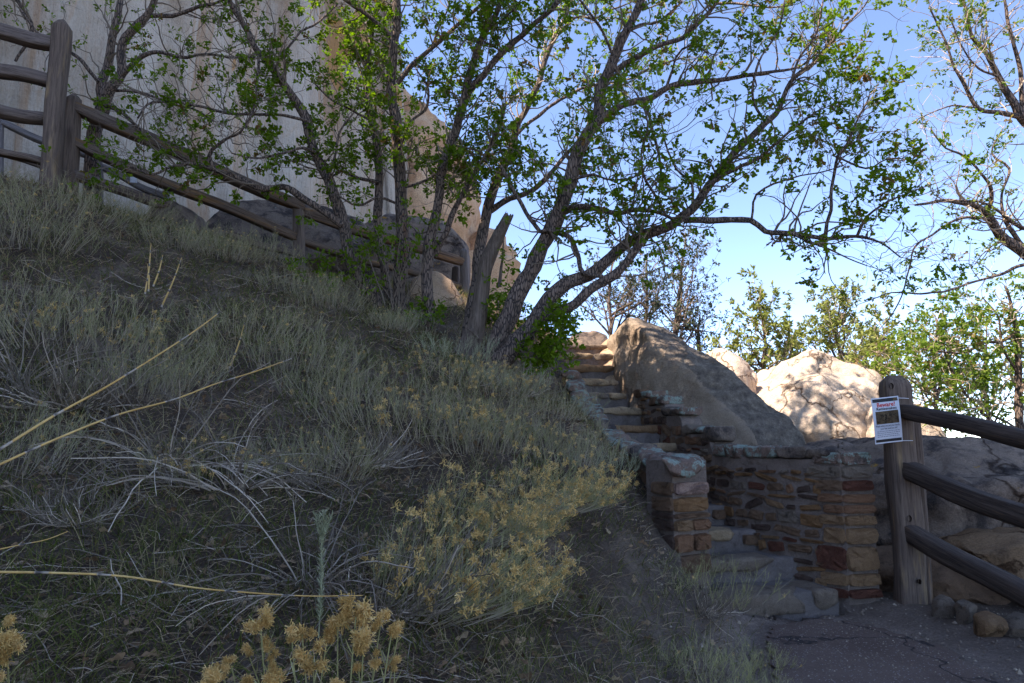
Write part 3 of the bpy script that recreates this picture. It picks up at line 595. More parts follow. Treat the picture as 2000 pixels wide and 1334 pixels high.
# pier end face, course by course from the photograph
u2 = nrm(np.append(C1-C0, 0)); n2_ = np.array((u2[1], -u2[0], 0)); cw = np.linalg.norm(C1-C0)
pm = MB()
def boxm(mb, c, u, v, n, w_, h_, d_):
    V = [c+u*w_*a/2+v*h_*b/2+n*d_*e/2 for a in (-1, 1) for b in (-1, 1) for e in (-1, 1)]
    mb.add(V, [(0, 1, 3, 2), (4, 6, 7, 5), (0, 4, 5, 1), (2, 3, 7, 6), (0, 2, 6, 4), (1, 5, 7, 3)])
up = np.array((0, 0, 1.))
cm = np.append((C0+C1)/2, .58)-n2_*.18
boxm(pm, cm, u2, up, n2_, cw-.01, 1.31, .34); pm.build('mortar', M['mortar'], rw)
z_of = lambda y, Yd=5.72: at(1650, y, Yd)[2]
for (y0, y1, m, split) in [(882, 908, M['lichen_rock'], 1), (909, 934, GRE, 1), (937, 960, RED, 1), (964, 983, ORA, 1), (985, 1004, ORA, 1), (1006, 1027, TAN, 2), (1030, 1064, TAN, 1), (1067, 1117, TAN, 1), (1120, 1146, TAN, 1), (1150, 1170, RED, 1)]:
    za, zb_ = z_of(y1), z_of(y0); h_ = zb_-za-.008
    cc = np.append((C0+C1)/2, (za+zb_)/2)
    stone_piece(rw, cc+u2*.0, u2, up, n2_, cw+random.uniform(-.01, .02), h_, .10, m, .028, k=14, rag=.05)
    # the same course turning the corner on the flank
    l = random.uniform(.16, .30); tt = nrm(np.append(np.array(flank[1])-C0, 0)); nn3 = np.array((*info[3][0], 0))
    m2 = m if random.random() < .7 else random.choice([TAN, BRO, RED])
    stone_piece(rw, np.append(C0, (za+zb_)/2)+tt*(l/2-.01), tt, up, nn3, l, h_, .06, m2, .026, k=14, rag=.06)
# left pillar and cheek wall
lw = empty('stone_wall', (0, 0, 0)); tag(lw, 'low stone cheek wall with lichened cap ending in a narrow pillar left of the steps', 'stone wall')
D0 = at(1318, 1075, 5.45)[:2]; D1 = at(1388, 1075, 5.62)[:2]
u3 = nrm(np.append(D1-D0, 0)); n3_ = np.array((u3[1], -u3[0], 0)); dw = np.linalg.norm(D1-D0); zp = lambda y: at(1350, y, 5.52)[2]
pm = MB(); boxm(pm, np.append((D0+D1)/2, .52)-n3_*.17, u3, up, n3_, dw-.01, 1.3, .32); pm.build('mortar', M['mortar'], lw)
for (y0, y1, mm) in [(940, 968, [rock_mat('pinkish mortar course', (.25, .18, .155), (.31, .235, .2), (.14, .1, .09), sc=2)]), (970, 1000, [OC]), (1001, 1013, [BRO]), (1014, 1038, [TAN, ORA]), (1042, 1078, [ORA, ORA]), (1082, 1120, [BRO])]:
    za, zb_ = zp(y1), zp(y0); h_ = zb_-za-.008
    for q_, m_ in enumerate(mm):
        wq = dw/len(mm); cc = np.append((D0+D1)/2, (za+zb_)/2)+u3*(q_-(len(mm)-1)/2)*wq
        stone_piece(lw, cc, u3, up, n3_, wq-.002, h_, .1, m_, .03, k=14, rag=.05)
    tt = -n3_; nn = -u3
    stone_piece(lw, np.append(D0, (za+zb_)/2)+tt*.13+nn*.0, tt, up, nn, .26, h_, .05, random.choice([BRO, GRE, DAR]), .02, k=14, rag=.06)
cap = hull_rock('cap_stone', A3((1286, 893, 5.35), (1300, 905, 5.3), (1316, 938, 5.32), (1378, 928, 5.5), (1381, 905, 5.5), (1378, 894, 5.6), (1345, 885, 6.0), (1295, 882, 5.9)), M['lichen_rock'], .018, .016, 6, 1, 150); cap.parent = lw
flank2 = [D0+np.array((-.01, .18)), (1.16, 6.3), (1.0, 7.0), (.9, 7.7), (.80, 8.5), (.72, 9.2)]
zt2 = [1.10, 1.19, 1.30, 1.54, 1.82, 2.18]; zb2 = [.2, .3, .4, .6, .9, 1.2]
# body runs between the bank and the steps
m, info2 = prism_wall('mortar', lw, flank2, .16, zb2, zt2, M['mortar'])
lay_stones(lw, info2, STONES, (10, 8, 3, 2, 26, 20, 26), hr=(.10, .2), wr=(.18, .36), s1=1.5)
s = .05
while s < info2[0][-1]-.1:
    w_ = random.uniform(.24, .42); c = s+w_/2
    p = np.array((np.interp(c, info2[0], info2[1][:, 0]), np.interp(c, info2[0], info2[1][:, 1]), np.interp(c, info2[0], info2[5])))
    q = [p+np.array((a*.12+.07, b*w_*.5, e*.05+(.05*b))) for a in (-1, 1) for b in (-1, 1) for e in (-1, 1)]
    q = [a+rng.uniform(-.03, .03, 3) for a in q]
    o = hull_rock('cap_stone', q, M['lichen_rock'] if random.random() < .75 else M['dark_rock'], .025, .02, 5, 1, int(s*100)); o.parent = lw
    s += w_*.93
# staircase : each step has nosing stones over a cement riser
stc = empty('stone_staircase', (0, 0, 0)); tag(stc, 'worn stone staircase climbing from the path up past the leaning boulder', 'staircase')
for i, (L, R, z) in enumerate(STEPS):
    L = np.array(L); R = np.array(R); L = L-(R-L)*(0 if i < 4 else .22); u = nrm(R-L); n = np.array((u[1], -u[0])); zprev = STEPS[i-1][2] if i else 0
    if i+1 < len(STEPS): L2 = np.array(STEPS[i+1][0]); R2 = np.array(STEPS[i+1][1])
    else: L2 = L-n*.8; R2 = R-n*.8
    nn = 18; t = np.linspace(0, 1, nn); fr = L+(R-L)*t[:, None]; bk = (L2+(R2-L2)*t[:, None])-n*.06
    rows = []
    rise = z-zprev
    wav = .012*np.sin(t*9+i*2)+.01*np.sin(t*21+i)
    for a, dz, off in ((0, -rise-.25, 0), (0, -rise*.55, .004), (0, -.05, 0), (.0, -.012, -.006), (.03, 0, 0), (.3, -.004, 0), (.65, -.004, 0), (1, .0, 0)):
        pt = fr+(bk-fr)*a + n*(off-.02+wav[:, None]*(a < .05)); rows.append(np.concatenate([pt, np.full((nn, 1), z-.008+dz)], 1))
    G = np.stack(rows, 1); G = G+.006*np.stack([fbm(G, 9, 3, 1), fbm(G, 9, 3, 2), fbm(G, 9, 3, 3)], -1)
    a, c, _ = G.shape; q = (np.arange(a-1)[:, None]*c+np.arange(c-1)[None, :]); mb = MB(); mb.add(G, np.stack([q, q+c, q+c+1, q+1], -1).reshape(-1, 4))
    st = mb.build('step', M['cement'], stc, smooth=True)
    # nosing stones
    cuts = {0: [0, .82, 1.], 1: [0, .72], 2: [0, .66], 3: [0, .6]}.get(i, [0, 1.0] if i % 3 else [0, random.uniform(.55, .75), 1.0])
    W = np.linalg.norm(R-L); hh = rise*(.9 if i == 0 else random.uniform(.5, .6) if i < 4 else random.uniform(.36, .46)); dd = .34 if i == 0 else .2
    for c0, c1 in zip(cuts[:-1], cuts[1:]):
        a0 = L+u*W*c0+u*.01; a1 = L+u*W*c1-u*.01
        if i in (1, 2, 3) and c0 == 0: pass
        q = []
        for base in (a0, a1):
            for dn in (.012, -dd):
                for dz in (0.006, -hh):
                    q.append(np.append(base+n*dn, z+dz)+rng.uniform(-.008, .008, 3))
        mid = (a0+a1)/2; q.append(np.append(mid+n*.03, z-hh*.4)); q.append(np.append(mid+n*.022, z+.008))
        hull_rock('nosing_stone', q, [M['step'], GRE, M['step'], TAN][(i+int(c0*10)) % 4] if i else GRE, .02, .016, 6, 1, i*7+int(c0*9)).parent = st
    if i in (2, 3):
        mm = .5*(1+cuts[-1]); p = np.append(L+u*W*mm, z-rise*.5); stone_piece(st, p, np.append(u, 0), up, np.append(n, 0), W*.2, rise*.5, .05, BRO, .02)

# ------------------------------------------------------------------ fences
def beam(name, parent, A_, B_, w_, h_, mat, seed, bow=.03, taper=.8, chamfer=.22, seg=28, twist=0, top=False):
    """rough hewn beam whose local z runs along its length"""
    A_ = np.array(A_, float); B_ = np.array(B_, float); L = np.linalg.norm(B_-A_); z = (B_-A_)/L
    ref = np.array((0, 0, 1.)) if abs(z[2]) < .8 else np.array((0, 1., 0)); x = nrm(np.cross(ref, z)); y = np.cross(z, x)
    Mx = Matrix(((x[0], y[0], z[0], A_[0]), (x[1], y[1], z[1], A_[1]), (x[2], y[2], z[2], A_[2]), (0, 0, 0, 1)))
    t = np.linspace(0, 1, seg+1); ch = chamfer
    prof = np.array([(-1+ch, -1), (0, -1.06), (1-ch, -1), (1, -1+ch), (1.04, 0), (1, 1-ch), (1-ch, 1), (0, 1.05), (-1+ch, 1), (-1, 1-ch), (-1.05, 0), (-1, -1+ch)])
    k = len(prof); r = np.random.default_rng(seed); ph = r.uniform(0, 6, 4)
    prof = prof*r.uniform(.76, 1.08, (k, 1))
    G = np.zeros((seg+1, k, 3))
    for i, tt in enumerate(t):
        e = 1-(1-taper)*max(0, 1-min(tt, 1-tt)/.07) if not top else 1.
        if top: e = (1.-.0*tt) if tt < .965 else 1-.55*((tt-.965)/.035)**1.5*1.0
        G[i, :, 0] = prof[:, 0]*w_/2*e; G[i, :, 1] = prof[:, 1]*h_/2*e; G[i, :, 2] = tt*L
    Q = G*np.array((1, 1, .25))+seed*3.1
    dn = .13*fbm(Q*np.array((14, 14, 5)), 1, 3, seed) + .08*noise(Q*np.array((30, 30, 12)), 1, seed+1)
    G[:, :, :2] *= (1+dn)[:, :, None]
    G[:, :, 0] += (bow*np.sin(t*3.1+ph[0])*.5+bow*.2*np.sin(t*8+ph[1]))[:, None]; G[:, :, 1] += (bow*np.sin(t*3.14)*-1*.5+bow*.35*np.sin(t*9+ph[2]))[:, None]
    mb = MB(); j = np.arange(k); i = (np.arange(seg)*k)[:, None]
    mb.add(G, np.stack([i+j, i+(j+1) % k, i+k+(j+1) % k, i+k+j], -1).reshape(-1, 4))
    mb.Fc.append(np.array([list(range(k))[::-1]])); mb.MI.append(np.zeros(1, np.int32))
    mb.Fc.append(np.array([list(range(seg*k, seg*k+k))])); mb.MI.append(np.zeros(1, np.int32))
    o = mb.build(name, mat, parent); o.matrix_local = Mx
    me = o.data; me.polygons.foreach_set('use_smooth', np.array([True]*(seg*k)+[False]*2)); return o
# hill fence
hf = empty('split_rail_fence'); tag(hf, 'weathered split rail fence running down the hillside in front of the cliff', 'fence')
def post(parent, bx, by, tx, ty, Y, wpx, mat, seed, sink=.3, dpx=None, Yt=None):
    b = at(bx, by, Y); t = at(tx, ty, Yt or Y); w_ = wpx*scale_at(bx, by, Y); b = b+(b-t)/np.linalg.norm(b-t)*sink
    return beam('post', parent, b, t, w_*(1 if dpx is None else dpx), w_, mat, seed, bow=.012, top=True, chamfer=.3, seg=34)
post(hf, 98, 372, 122, 42, 7.3, 33, M['wood_post'], 1); post(hf, 136, 384, 146, 186, 7.75, 25, M['wood_post'], 2)
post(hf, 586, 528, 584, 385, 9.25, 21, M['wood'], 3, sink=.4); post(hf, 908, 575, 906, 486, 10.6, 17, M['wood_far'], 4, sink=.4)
post(hf, 889, 572, 890, 520, 10.9, 13, M['wood_dark'], 5, sink=.4)
def rail(parent, a, b, hpx, mat, seed, bow=.03):
    A_, B_ = at(*a), at(*b); h_ = hpx*scale_at(*a); return beam('rail', parent, A_, B_, h_*1.05, h_, mat, seed, bow=bow)
rail(hf, (-90, 35, 7.0), (112, 90, 7.35), 29, M['wood'], 11); rail(hf, (-90, 112, 7.0), (106, 160, 7.35), 27, M['wood'], 12)
rail(hf, (-90, 196, 7.0), (98, 233, 7.35), 25, M['wood'], 13); rail(hf, (-90, 268, 7.0), (92, 318, 7.35), 15, M['wood_warm'], 16)
rail(hf, (146, 208, 7.75), (594, 405, 9.25), 25, M['wood_warm'], 14, .03); rail(hf, (138, 278, 7.75), (590, 466, 9.25), 20, M['wood_warm'], 15, .04)
rail(hf, (136, 338, 7.75), (330, 402, 8.4), 19, M['wood'], 17, .02)
rail(hf, (584, 412, 9.25), (905, 512, 10.6), 18, M['wood_warm'], 18, .03); rail(hf, (584, 470, 9.25), (905, 560, 10.6), 14, M['wood_warm'], 19, .03)
rail(hf, (440, 455, 9.0), (590, 500, 9.25), 14, M['wood'], 20)
# far fence at the cliff foot
ff = empty('split_rail_fence'); tag(ff, 'low bluish grey rail fence at the cliff foot beyond the tall left posts', 'fence')
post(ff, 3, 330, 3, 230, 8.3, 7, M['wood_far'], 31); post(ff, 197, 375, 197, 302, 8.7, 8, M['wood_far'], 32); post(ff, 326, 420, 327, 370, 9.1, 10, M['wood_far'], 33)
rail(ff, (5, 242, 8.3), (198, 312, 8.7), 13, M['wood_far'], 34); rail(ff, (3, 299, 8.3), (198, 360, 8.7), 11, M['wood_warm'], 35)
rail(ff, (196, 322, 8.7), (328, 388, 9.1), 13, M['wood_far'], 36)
pm = MB(); boxm(pm, at(261, 351, 8.85), np.array((.96, .28, 0)), up, np.array((.28, -.96, 0)), .085, .085, .012)
ns = pm.build('notice_plate', M['paper']); tag(ns, 'tiny white notice plate on the far rail below the cliff', 'sign')
# right fence
rf = empty('split_rail_fence'); tag(rf, 'dark weathered split rail fence with three rails starting at the post beside the wall pier', 'fence')
pb = atz(1778, 1186, -.0); pt = at(1744, 734, pb[1]); 
beam('post', rf, pb-np.array((0, 0, .3)), pt, .215, .19, M['wood_post'], 41, bow=.012, top=True, chamfer=.2, seg=40)
beam('post', rf, pb+np.array((.14, .03, -.3)), at(1779, 800, pb[1]), .09, .13, M['wood_warm'], 42, bow=.008, top=False, chamfer=.3, seg=30)
Yp = pb[1]
for k, (a, b, hp, m_) in enumerate([((1762, 800, Yp-.05), (2230, 905, 3.9), 28, M['wood_dark']), ((1764, 915, Yp-.02), (2230, 1095, 3.95), 31, M['wood_dark']), ((1768, 1030, Yp), (2230, 1285, 4.0), 29, M['wood_dark'])]):
    rail(rf, a, b, hp, m_, 45+k, .03)
# dark knots
for (kx, ky, r_) in ((1741, 754, .017), (1796, 1136, .014), (1776, 1013, .018)):
    c = at(kx, ky, Yp-.108); mb = MB(); a = np.arange(10)*2*np.pi/10
    V = [c+np.array((math.cos(t)*r_, -.004, math.sin(t)*r_*1.5)) for t in a]+[c+np.array((math.cos(t)*r_*.5, .03, math.sin(t)*r_*.8)) for t in a]
    mb.add(V, [(i, (i+1) % 10, 10+(i+1) % 10, 10+i) for i in range(10)]); mb.Fc.append(np.array([list(range(10, 20))])); mb.MI.append(np.zeros(1, np.int32))
    mb.build('knot', flat('dark knot', (.03, .016, .01)), rf)
# ------------------------------------------------------------------ warning sign
sg = empty('warning_sign'); tag(sg, 'laminated white rattlesnake warning sheet tied to the right fence post', 'sign')
Ys = Yp-.16
Ctl, Ctr, Cbr, Cbl = at(1699, 779, Ys), at(1753, 773, Ys+.0), at(1763, 862, Ys), at(1709, 868, Ys)
def sp(u, v, lift=0.):
    p = Cbl*(1-u)*(1-v)+Cbr*u*(1-v)+Ctl*(1-u)*v+Ctr*u*v
    return p+np.array((0, -lift-.012*math.sin(v*2.6)-.006*math.cos(u*5), 0))
def patch(name, u0, v0, u1, v1, lift, mat, parent=sg, nu=8, nv=8, closed=False):
    us = np.linspace(u0, u1, nu); vs = np.linspace(v0, v1, nv); V = [sp(u, v, lift) for v in vs for u in us]
    q = [(j*nu+i, j*nu+i+1, (j+1)*nu+i+1, (j+1)*nu+i) for j in range(nv-1) for i in range(nu-1)]
    mb = MB(); mb.add(V, q)
    if closed:
        Vb = [p+np.array((0, .0015, 0)) for p in V]; mb.add(Vb, [f[::-1] for f in q])
    return mb.build(name, mat, parent)
patch('sheet', 0, 0, 1, 1, 0, M['paper'], nu=14, nv=14, closed=True)
patch('header_band', .04, .90, .96, .975, .0012, M['ink']); patch('footer_band', .03, .03, .97, .09, .0012, M['ink'])
snake = rock_mat('printed snake photo', (.07, .05, .03), (.20, .16, .10), (.02, .022, .018), sc=11, stain=.5)
patch('photo', .1, .42, .93, .70, .0012, snake)
patch('header_photo', .80, .905, .94, .97, .0018, snake)
def text(s_, u, v, size, mat, align='CENTER', name='lettering', width=None, bold=0.):
    cu = bpy.data.curves.new('t', 'FONT'); cu.body = s_; cu.size = 1; cu.align_x = align; cu.offset = bold; cu.resolution_u = 2
    o = bpy.data.objects.new('t', cu); COL.objects.link(o); dg = bpy.context.evaluated_depsgraph_get(); dg.update()
    me = bpy.data.meshes.new_from_object(o.evaluated_get(dg)); bpy.data.objects.remove(o)
    n = len(me.vertices); V = np.zeros(n*3, np.float32); me.vertices.foreach_get('co', V); V = V.reshape(-1, 3)
    wd = V[:, 0].max()-V[:, 0].min(); asp = np.linalg.norm(Ctr-Ctl)/np.linalg.norm(Ctl-Cbl)
    sx = size/asp if width is None else width/wd
    W = np.array([sp(u+p[0]*sx, v+p[1]*size, .0022) for p in V]); me.vertices.foreach_set('co', W.astype(np.float32).ravel())
    me.materials.clear(); me.materials.append(mat); me.update(); me.name = name; return link(name, me, sg)
text('Beware!', .52, .795, .135, M['redink'], width=.66, bold=.02); text('Rattlesnakes', .52, .725, .085, M['ink'], width=.74, bold=.02)
text('Watch where you put your hands,', .5, .36, .06, M['ink'], width=.88, bold=.01); text('your feet and you sit!', .54, .30, .06, M['ink'], width=.62, bold=.01)
for r_ in range(4):
    u = .1
    while u < .88:
        l = random.uniform(.03, .09); patch('print_line', u, .255-r_*.038, min(u+l, .92), .268-r_*.038, .0015, M['smallink'], nu=2, nv=2); u += l+.018
for (v_, uu) in ((.955, 1.0), (.02, 1.0)):
    a = sp(.93, v_, .004); b = a+np.array((.16, .09, 0)); c = a+np.array((.21, .2, 0)); mb = MB()
    V, Fq = tubes(np.array([[a, (a+b)/2+np.array((0, -.01, 0)), b, c]]), np.full((1, 4), .0026), 5); mb.add(V, Fq); mb.build('zip_tie', M['tie'], sg, smooth=True)

# ------------------------------------------------------------------ trees
LEAF = np.array([(0, .03), (.3, .20), (.44, .09), (.76, .30), (1.0, .06)])
LEAF2 = np.array([(0, .04), (.45, .24), (1.0, .03)])
def leaves(mb, Pn, D, size, r, shape=LEAF, rnd=None, fold=.25):
    """Pn positions, D directions"""
    B = len(Pn); D = nrm(D); ref = nrm(r.normal(size=(B, 3))+np.array((0, 0, 1.2))); S = nrm(np.cross(D, ref)); Nn = np.cross(S, D)
    k = len(shape); t = shape[:, 0]; w_ = shape[:, 1]
    ctr = Pn[:, None, :] + D[:, None, :]*(size[:, None]*t)[:, :, None] - Nn[:, None, :]*(size[:, None]*(.25*t**2))[:, :, None]
    off = S[:, None, :]*(size[:, None]*w_)[:, :, None] + Nn[:, None, :]*(size[:, None]*w_*fold)[:, :, None]
    off2 = -S[:, None, :]*(size[:, None]*w_)[:, :, None] + Nn[:, None, :]*(size[:, None]*w_*fold)[:, :, None]
    V = np.stack([ctr+off, ctr+off2], 2).reshape(B, 2*k, 3)
    base = (np.arange(B)*2*k)[:, None]; i = np.arange(k-1)*2
    Fq = np.stack([base+i, base+i+1, base+i+3, base+i+2], -1).reshape(-1, 4)
    rnd = r.uniform(0, 1, B) if rnd is None else rnd
    mb.add(V.reshape(-1, 3), Fq, np.repeat(rnd, 2*k))
def children_of(paths, radii, n, r, tmin=.25, angle=.9, upb=.25):
    """random starts on a list of polylines; returns S,D,parent radius"""
    Ls = np.array([np.linalg.norm(np.diff(p, axis=0), axis=1).sum() for p in paths]); pr = Ls/Ls.sum()
    idx = r.choice(len(paths), n, p=pr); S = np.zeros((n, 3)); D = np.zeros((n, 3)); R = np.zeros(n)
    for j, pi in enumerate(idx):
        p = paths[pi]; q = r.uniform(tmin, 1)*(len(p)-1); a = min(int(q), len(p)-2); f = q-a
        S[j] = p[a]*(1-f)+p[a+1]*f; D[j] = p[a+1]-p[a]; R[j] = radii[pi][a]
    D = nrm(D); Q = r.normal(size=(n, 3)); Q -= (Q*D).sum(1)[:, None]*D; Q = nrm(Q)
    return S, nrm(D*(1-angle*.55)+Q*angle+np.array((0, 0, upb))), R
def sub(P, r, per, tmin=.3, angle=.8, upb=.1):
    B, n, _ = P.shape; idx = np.repeat(np.arange(B), per); q = r.uniform(tmin, 1, len(idx))*(n-1.001); a = q.astype(int); f = (q-a)[:, None]
    S = P[idx, a]*(1-f)+P[idx, a+1]*f; D = nrm(P[idx, a+1]-P[idx, a]); Q = r.normal(size=D.shape); Q -= (Q*D).sum(1)[:, None]*D
    return S, nrm(D*.5+nrm(Q)*angle+np.array((0, 0, upb)))
def tree(name, label, limbs, seed, n1, n2=3, L1=(.3, .9), L2=(.12, .32), leaf=(.045, .075), nleaf=7, mats=('bark', 'twig', 'leaf'), group=None, leafy=.8, up=.05, tcut=.35, shape=LEAF, brown=.06, step=.07, cat='tree', wob=.28, low=None, trunk_taper=None, pale=0., tw=1.0):
    r = np.random.default_rng(seed); root = empty(name); tag(root, label, cat, group); paths = []; rad = []
    for li, l in enumerate(limbs):
        pts = [];
        for (px, py, Y, d) in l: pts.append(np.append(at(px, py, Y), d*.455*scale_at(px, py, Y)))
        c = catmull(np.array(pts), step); P = c[:, :3].copy(); R = np.maximum(c[:, 3], .002)
        if len(P) > 3:
            nz = np.stack([fbm(P+seed, 3.0, 2, 3+li), fbm(P+seed, 3., 2, 13+li), fbm(P+seed, 3., 2, 23+li)], -1)
            wv = np.minimum(1, np.linspace(0, len(P)*.3, len(P)))[:, None]; P = P+nz*wv*np.clip(.035-.0*R, .01, .04)[:, None]
        paths.append(P); rad.append(R)
        sides = 12 if R.max() > .04 else 6
        V, Fq = tubes(P[None], R[None], sides)
        Rn = np.repeat(R, sides)[:, None]; ctr = np.repeat(P, sides, axis=0)
        kk = np.clip(fbm(V*np.array((1, 1, .3)), 22, 3, seed+li), -1, 1)*.16 + .22*fbm(V, 5, 2, seed+li+9)
        V = ctr+(V-ctr)*(1+kk[:, None]); mb = MB(); mb.add(V, Fq)
        cap = [list(range(len(V)-sides, len(V)))]; mb.Fc.append(np.array(cap)); mb.MI.append(np.zeros(1, np.int32))
        mb.build('trunk' if li == 0 else 'branch', M[mats[0]], root, smooth=True)
    if n1 == 0: return root
    S, D, R = children_of(paths, rad, n1, r, tmin=tcut if tcut else .1, upb=.25)
    if low is not None:
        kp = S[:, 2] > low; S, D, R = S[kp], D[kp], R[kp]
    tp = [p[-1] for p in paths]; td = [p[-1]-p[-3] for p in paths]                   # the limbs' own tips carry twigs too
    S = np.vstack([S, tp]); D = np.vstack([D, nrm(np.array(td))]); R = np.append(R, [x[-1] for x in rad])
    L = r.uniform(*L1, len(S))*(1.15-.3*r.random(len(S))); P1 = grow(S, D, L, 8, wob, up, r)
    r0 = np.clip(R*.45, .004, .011)*tw; mb = MB()
    V, Fq = tubes(P1, r0[:, None]*np.linspace(1, .3, 8), 4); mb.add(V, Fq, np.repeat(r.uniform(.2+pale, 1, len(S)), 8*4))
    S2, D2 = sub(P1, r, n2, .25, .9, .15); L2_ = r.uniform(*L2, len(S2)); P2 = grow(S2, D2, L2_, 5, wob*1.1, up*.5, r)
    V, Fq = tubes(P2, np.full((len(S2), 1), .0026*tw)*np.linspace(1, .5, 5), 3); mb.add(V, Fq, np.repeat(r.uniform(0+pale, .9, len(S2)), 15))
    tag(mb.build('twigs', M[mats[1]], root), kind='stuff')
    T = np.concatenate([P2[:, -1], P1[:, -1], P2[:, 3]]); TD = np.concatenate([P2[:, -1]-P2[:, -2], P1[:, -1]-P1[:, -2], P2[:, 3]-P2[:, 2]])
    cl = fbm(T, 2.3, 3, seed+50); keep = (cl > (.62-leafy)*1.1-.12+r.uniform(-.16, .16, len(T))) & (r.random(len(T)) < leafy+.1)
    keep &= T[:, 2] < 1.5+.80*T[:, 1]
    T, TD = T[keep], nrm(TD[keep]); cr = np.clip(r.normal(.42, .17, len(T)), 0, .86); cr[r.random(len(T)) < brown] = .97
    idx = np.repeat(np.arange(len(T)), nleaf); Q = nrm(r.normal(size=(len(idx), 3))); Dl = nrm(TD[idx]*.8+Q*.9+np.array((0, 0, -.12)))
    Pl = T[idx]+Q*r.uniform(0, .022, (len(idx), 1))*tw - TD[idx]*r.uniform(0, .05, (len(idx), 1))
    mb = MB(); leaves(mb, Pl, Dl, r.uniform(*leaf, len(idx)), r, shape, np.clip(cr[idx]+r.normal(0, .08, len(idx)), 0, 1))
    tag(mb.build('foliage', M[mats[2]], root), kind='stuff')
    return root
def L_(Y0, Y1, *pts):
    n = len(pts); return [(p[0], p[1], Y0+(Y1-Y0)*i/(n-1), p[2]) for i, p in enumerate(pts)]
GRP = None
tree('oak_tree', 'forked oak on the far left with its trunk behind the second fence post', [
    L_(8.2, 8.0, (180, 395, 34), (182, 330, 31), (182, 262, 29), (203, 203, 28), (196, 165, 20), (210, 119, 18), (224, 70, 16), (231, 0, 13), (240, -70, 8)),
    L_(8.0, 7.7, (203, 203, 24), (217, 175, 22), (238, 140, 20), (241, 87, 18), (276, 45, 16), (297, 14, 13), (320, -50, 8)),
    L_(7.9, 7.3, (238, 147, 12), (262, 125, 11), (280, 112, 10), (315, 103, 8), (367, 112, 7), (420, 105, 5), (500, 115, 3)),
    L_(7.8, 7.4, (284, 32, 10), (315, 28, 9), (350, 28, 8), (395, 10, 7), (430, 3, 5), (480, -15, 3)),
    L_(8.1, 7.8, (203, 203, 9), (230, 215, 8), (270, 250, 6), (310, 280, 5), (340, 320, 3)),
    L_(8.0, 7.6, (192, 160, 9), (150, 110, 8), (110, 90, 7), (70, 60, 5), (40, 20, 4)),
    L_(8.0, 7.6, (217, 175, 7), (290, 185, 6), (330, 200, 5), (380, 215, 4), (420, 240, 3)),
    L_(8.0, 7.7, (30, 120, 5), (60, 60, 7), (40, 10, 8), (10, -30, 9))], 101, 115, 3, L1=(.3, .95), leafy=.55, low=4.2, nleaf=6, leaf=(.035, .055))
tree('oak_tree', 'oak leaning left across the cliff with a low branch reaching over the hill fence', [
    L_(8.4, 7.4, (735, 610, 32), (725, 570, 30), (687, 515, 27), (672, 442, 26), (640, 350, 22), (616, 297, 21), (595, 227, 19), (567, 182, 17), (525, 122, 15), (504, 101, 14), (480, 60, 13), (451, 14, 12), (430, -50, 9)),
    L_(8.1, 7.3, (668, 440, 16), (625, 408, 15), (595, 388, 15), (553, 364, 14), (518, 367, 14), (472, 350, 13), (420, 332, 11), (378, 318, 8), (325, 329, 6), (300, 340, 5), (250, 325, 3)),
    L_(7.5, 7.2, (420, 332, 9), (408, 305, 9), (412, 290, 8), (437, 270, 7), (469, 259, 6), (492, 225, 4), (505, 180, 3)),
    L_(7.8, 7.2, (600, 235, 7), (560, 230, 6), (520, 225, 6), (450, 220, 6), (380, 205, 6), (300, 198, 5), (270, 230, 4)),
    L_(7.6, 7.1, (504, 101, 6), (505, 150, 5), (500, 200, 5), (480, 250, 4)),
    L_(7.6, 7.9, (525, 122, 6), (560, 100, 5), (590, 60, 5), (625, 45, 4), (660, 10, 3)),
    L_(8.0, 7.9, (640, 350, 8), (655, 300, 6), (665, 260, 5), (690, 220, 4)),
    L_(7.9, 7.3, (616, 297, 7), (590, 290, 6), (550, 300, 5), (500, 310, 4), (450, 300, 3))], 102, 150, 3, L1=(.3, .9), leafy=.72, low=3.4)
tree('oak_tree', 'slender grey oak stem just left of the straight reddish trunk', [
    L_(8.7, 8.4, (772, 612, 22), (752, 540, 20), (738, 440, 19), (740, 367, 18), (740, 297, 17), (729, 238, 15), (713, 168, 12), (722, 77, 10), (735, 30, 7), (750, -30, 4)),
    L_(8.5, 8.2, (740, 355, 8), (700, 350, 7), (670, 335, 6), (650, 345, 5), (620, 330, 3)),
    L_(8.5, 8.3, (729, 238, 6), (690, 215, 5), (650, 200, 4), (615, 165, 3))], 103, 75, 3, leafy=.85, low=3.2, mats=('bark', 'twig', 'leaf'))
tree('oak_tree', 'straight upright oak with flaking reddish bark in the middle of the clump', [
    L_(8.5, 8.0, (780, 622, 34), (778, 596, 29), (782, 505, 27), (782, 385, 25), (778, 297, 24), (771, 227, 22), (764, 157, 21), (768, 105, 20), (775, 52, 18), (775, 0, 17), (772, -60, 12)),
    L_(8.1, 7.8, (766, 72, 12), (733, 42, 11), (705, 17, 10), (677, 0, 8), (640, -30, 6)),
    L_(8.1, 7.7, (776, 163, 12), (810, 122, 11), (845, 87, 10), (880, 60, 10), (922, 25, 8), (950, 0, 6), (980, -40, 4)),
    L_(8.2, 8.5, (780, 290, 7), (800, 240, 6), (830, 215, 6), (835, 170, 5), (810, 130, 3)),
    L_(8.3, 8.0, (790, 365, 7), (815, 360, 6), (845, 345, 5), (870, 320, 4), (900, 305, 3)),
    L_(8.1, 7.7, (845, 87, 5), (862, 50, 4), (874, 20, 4), (880, -20, 3)),
    L_(8.4, 8.0, (780, 400, 6), (740, 385, 5), (700, 400, 5), (660, 380, 3))], 104, 120, 3, mats=('bark_red', 'twig', 'leaf'), leafy=.8, low=3.0)
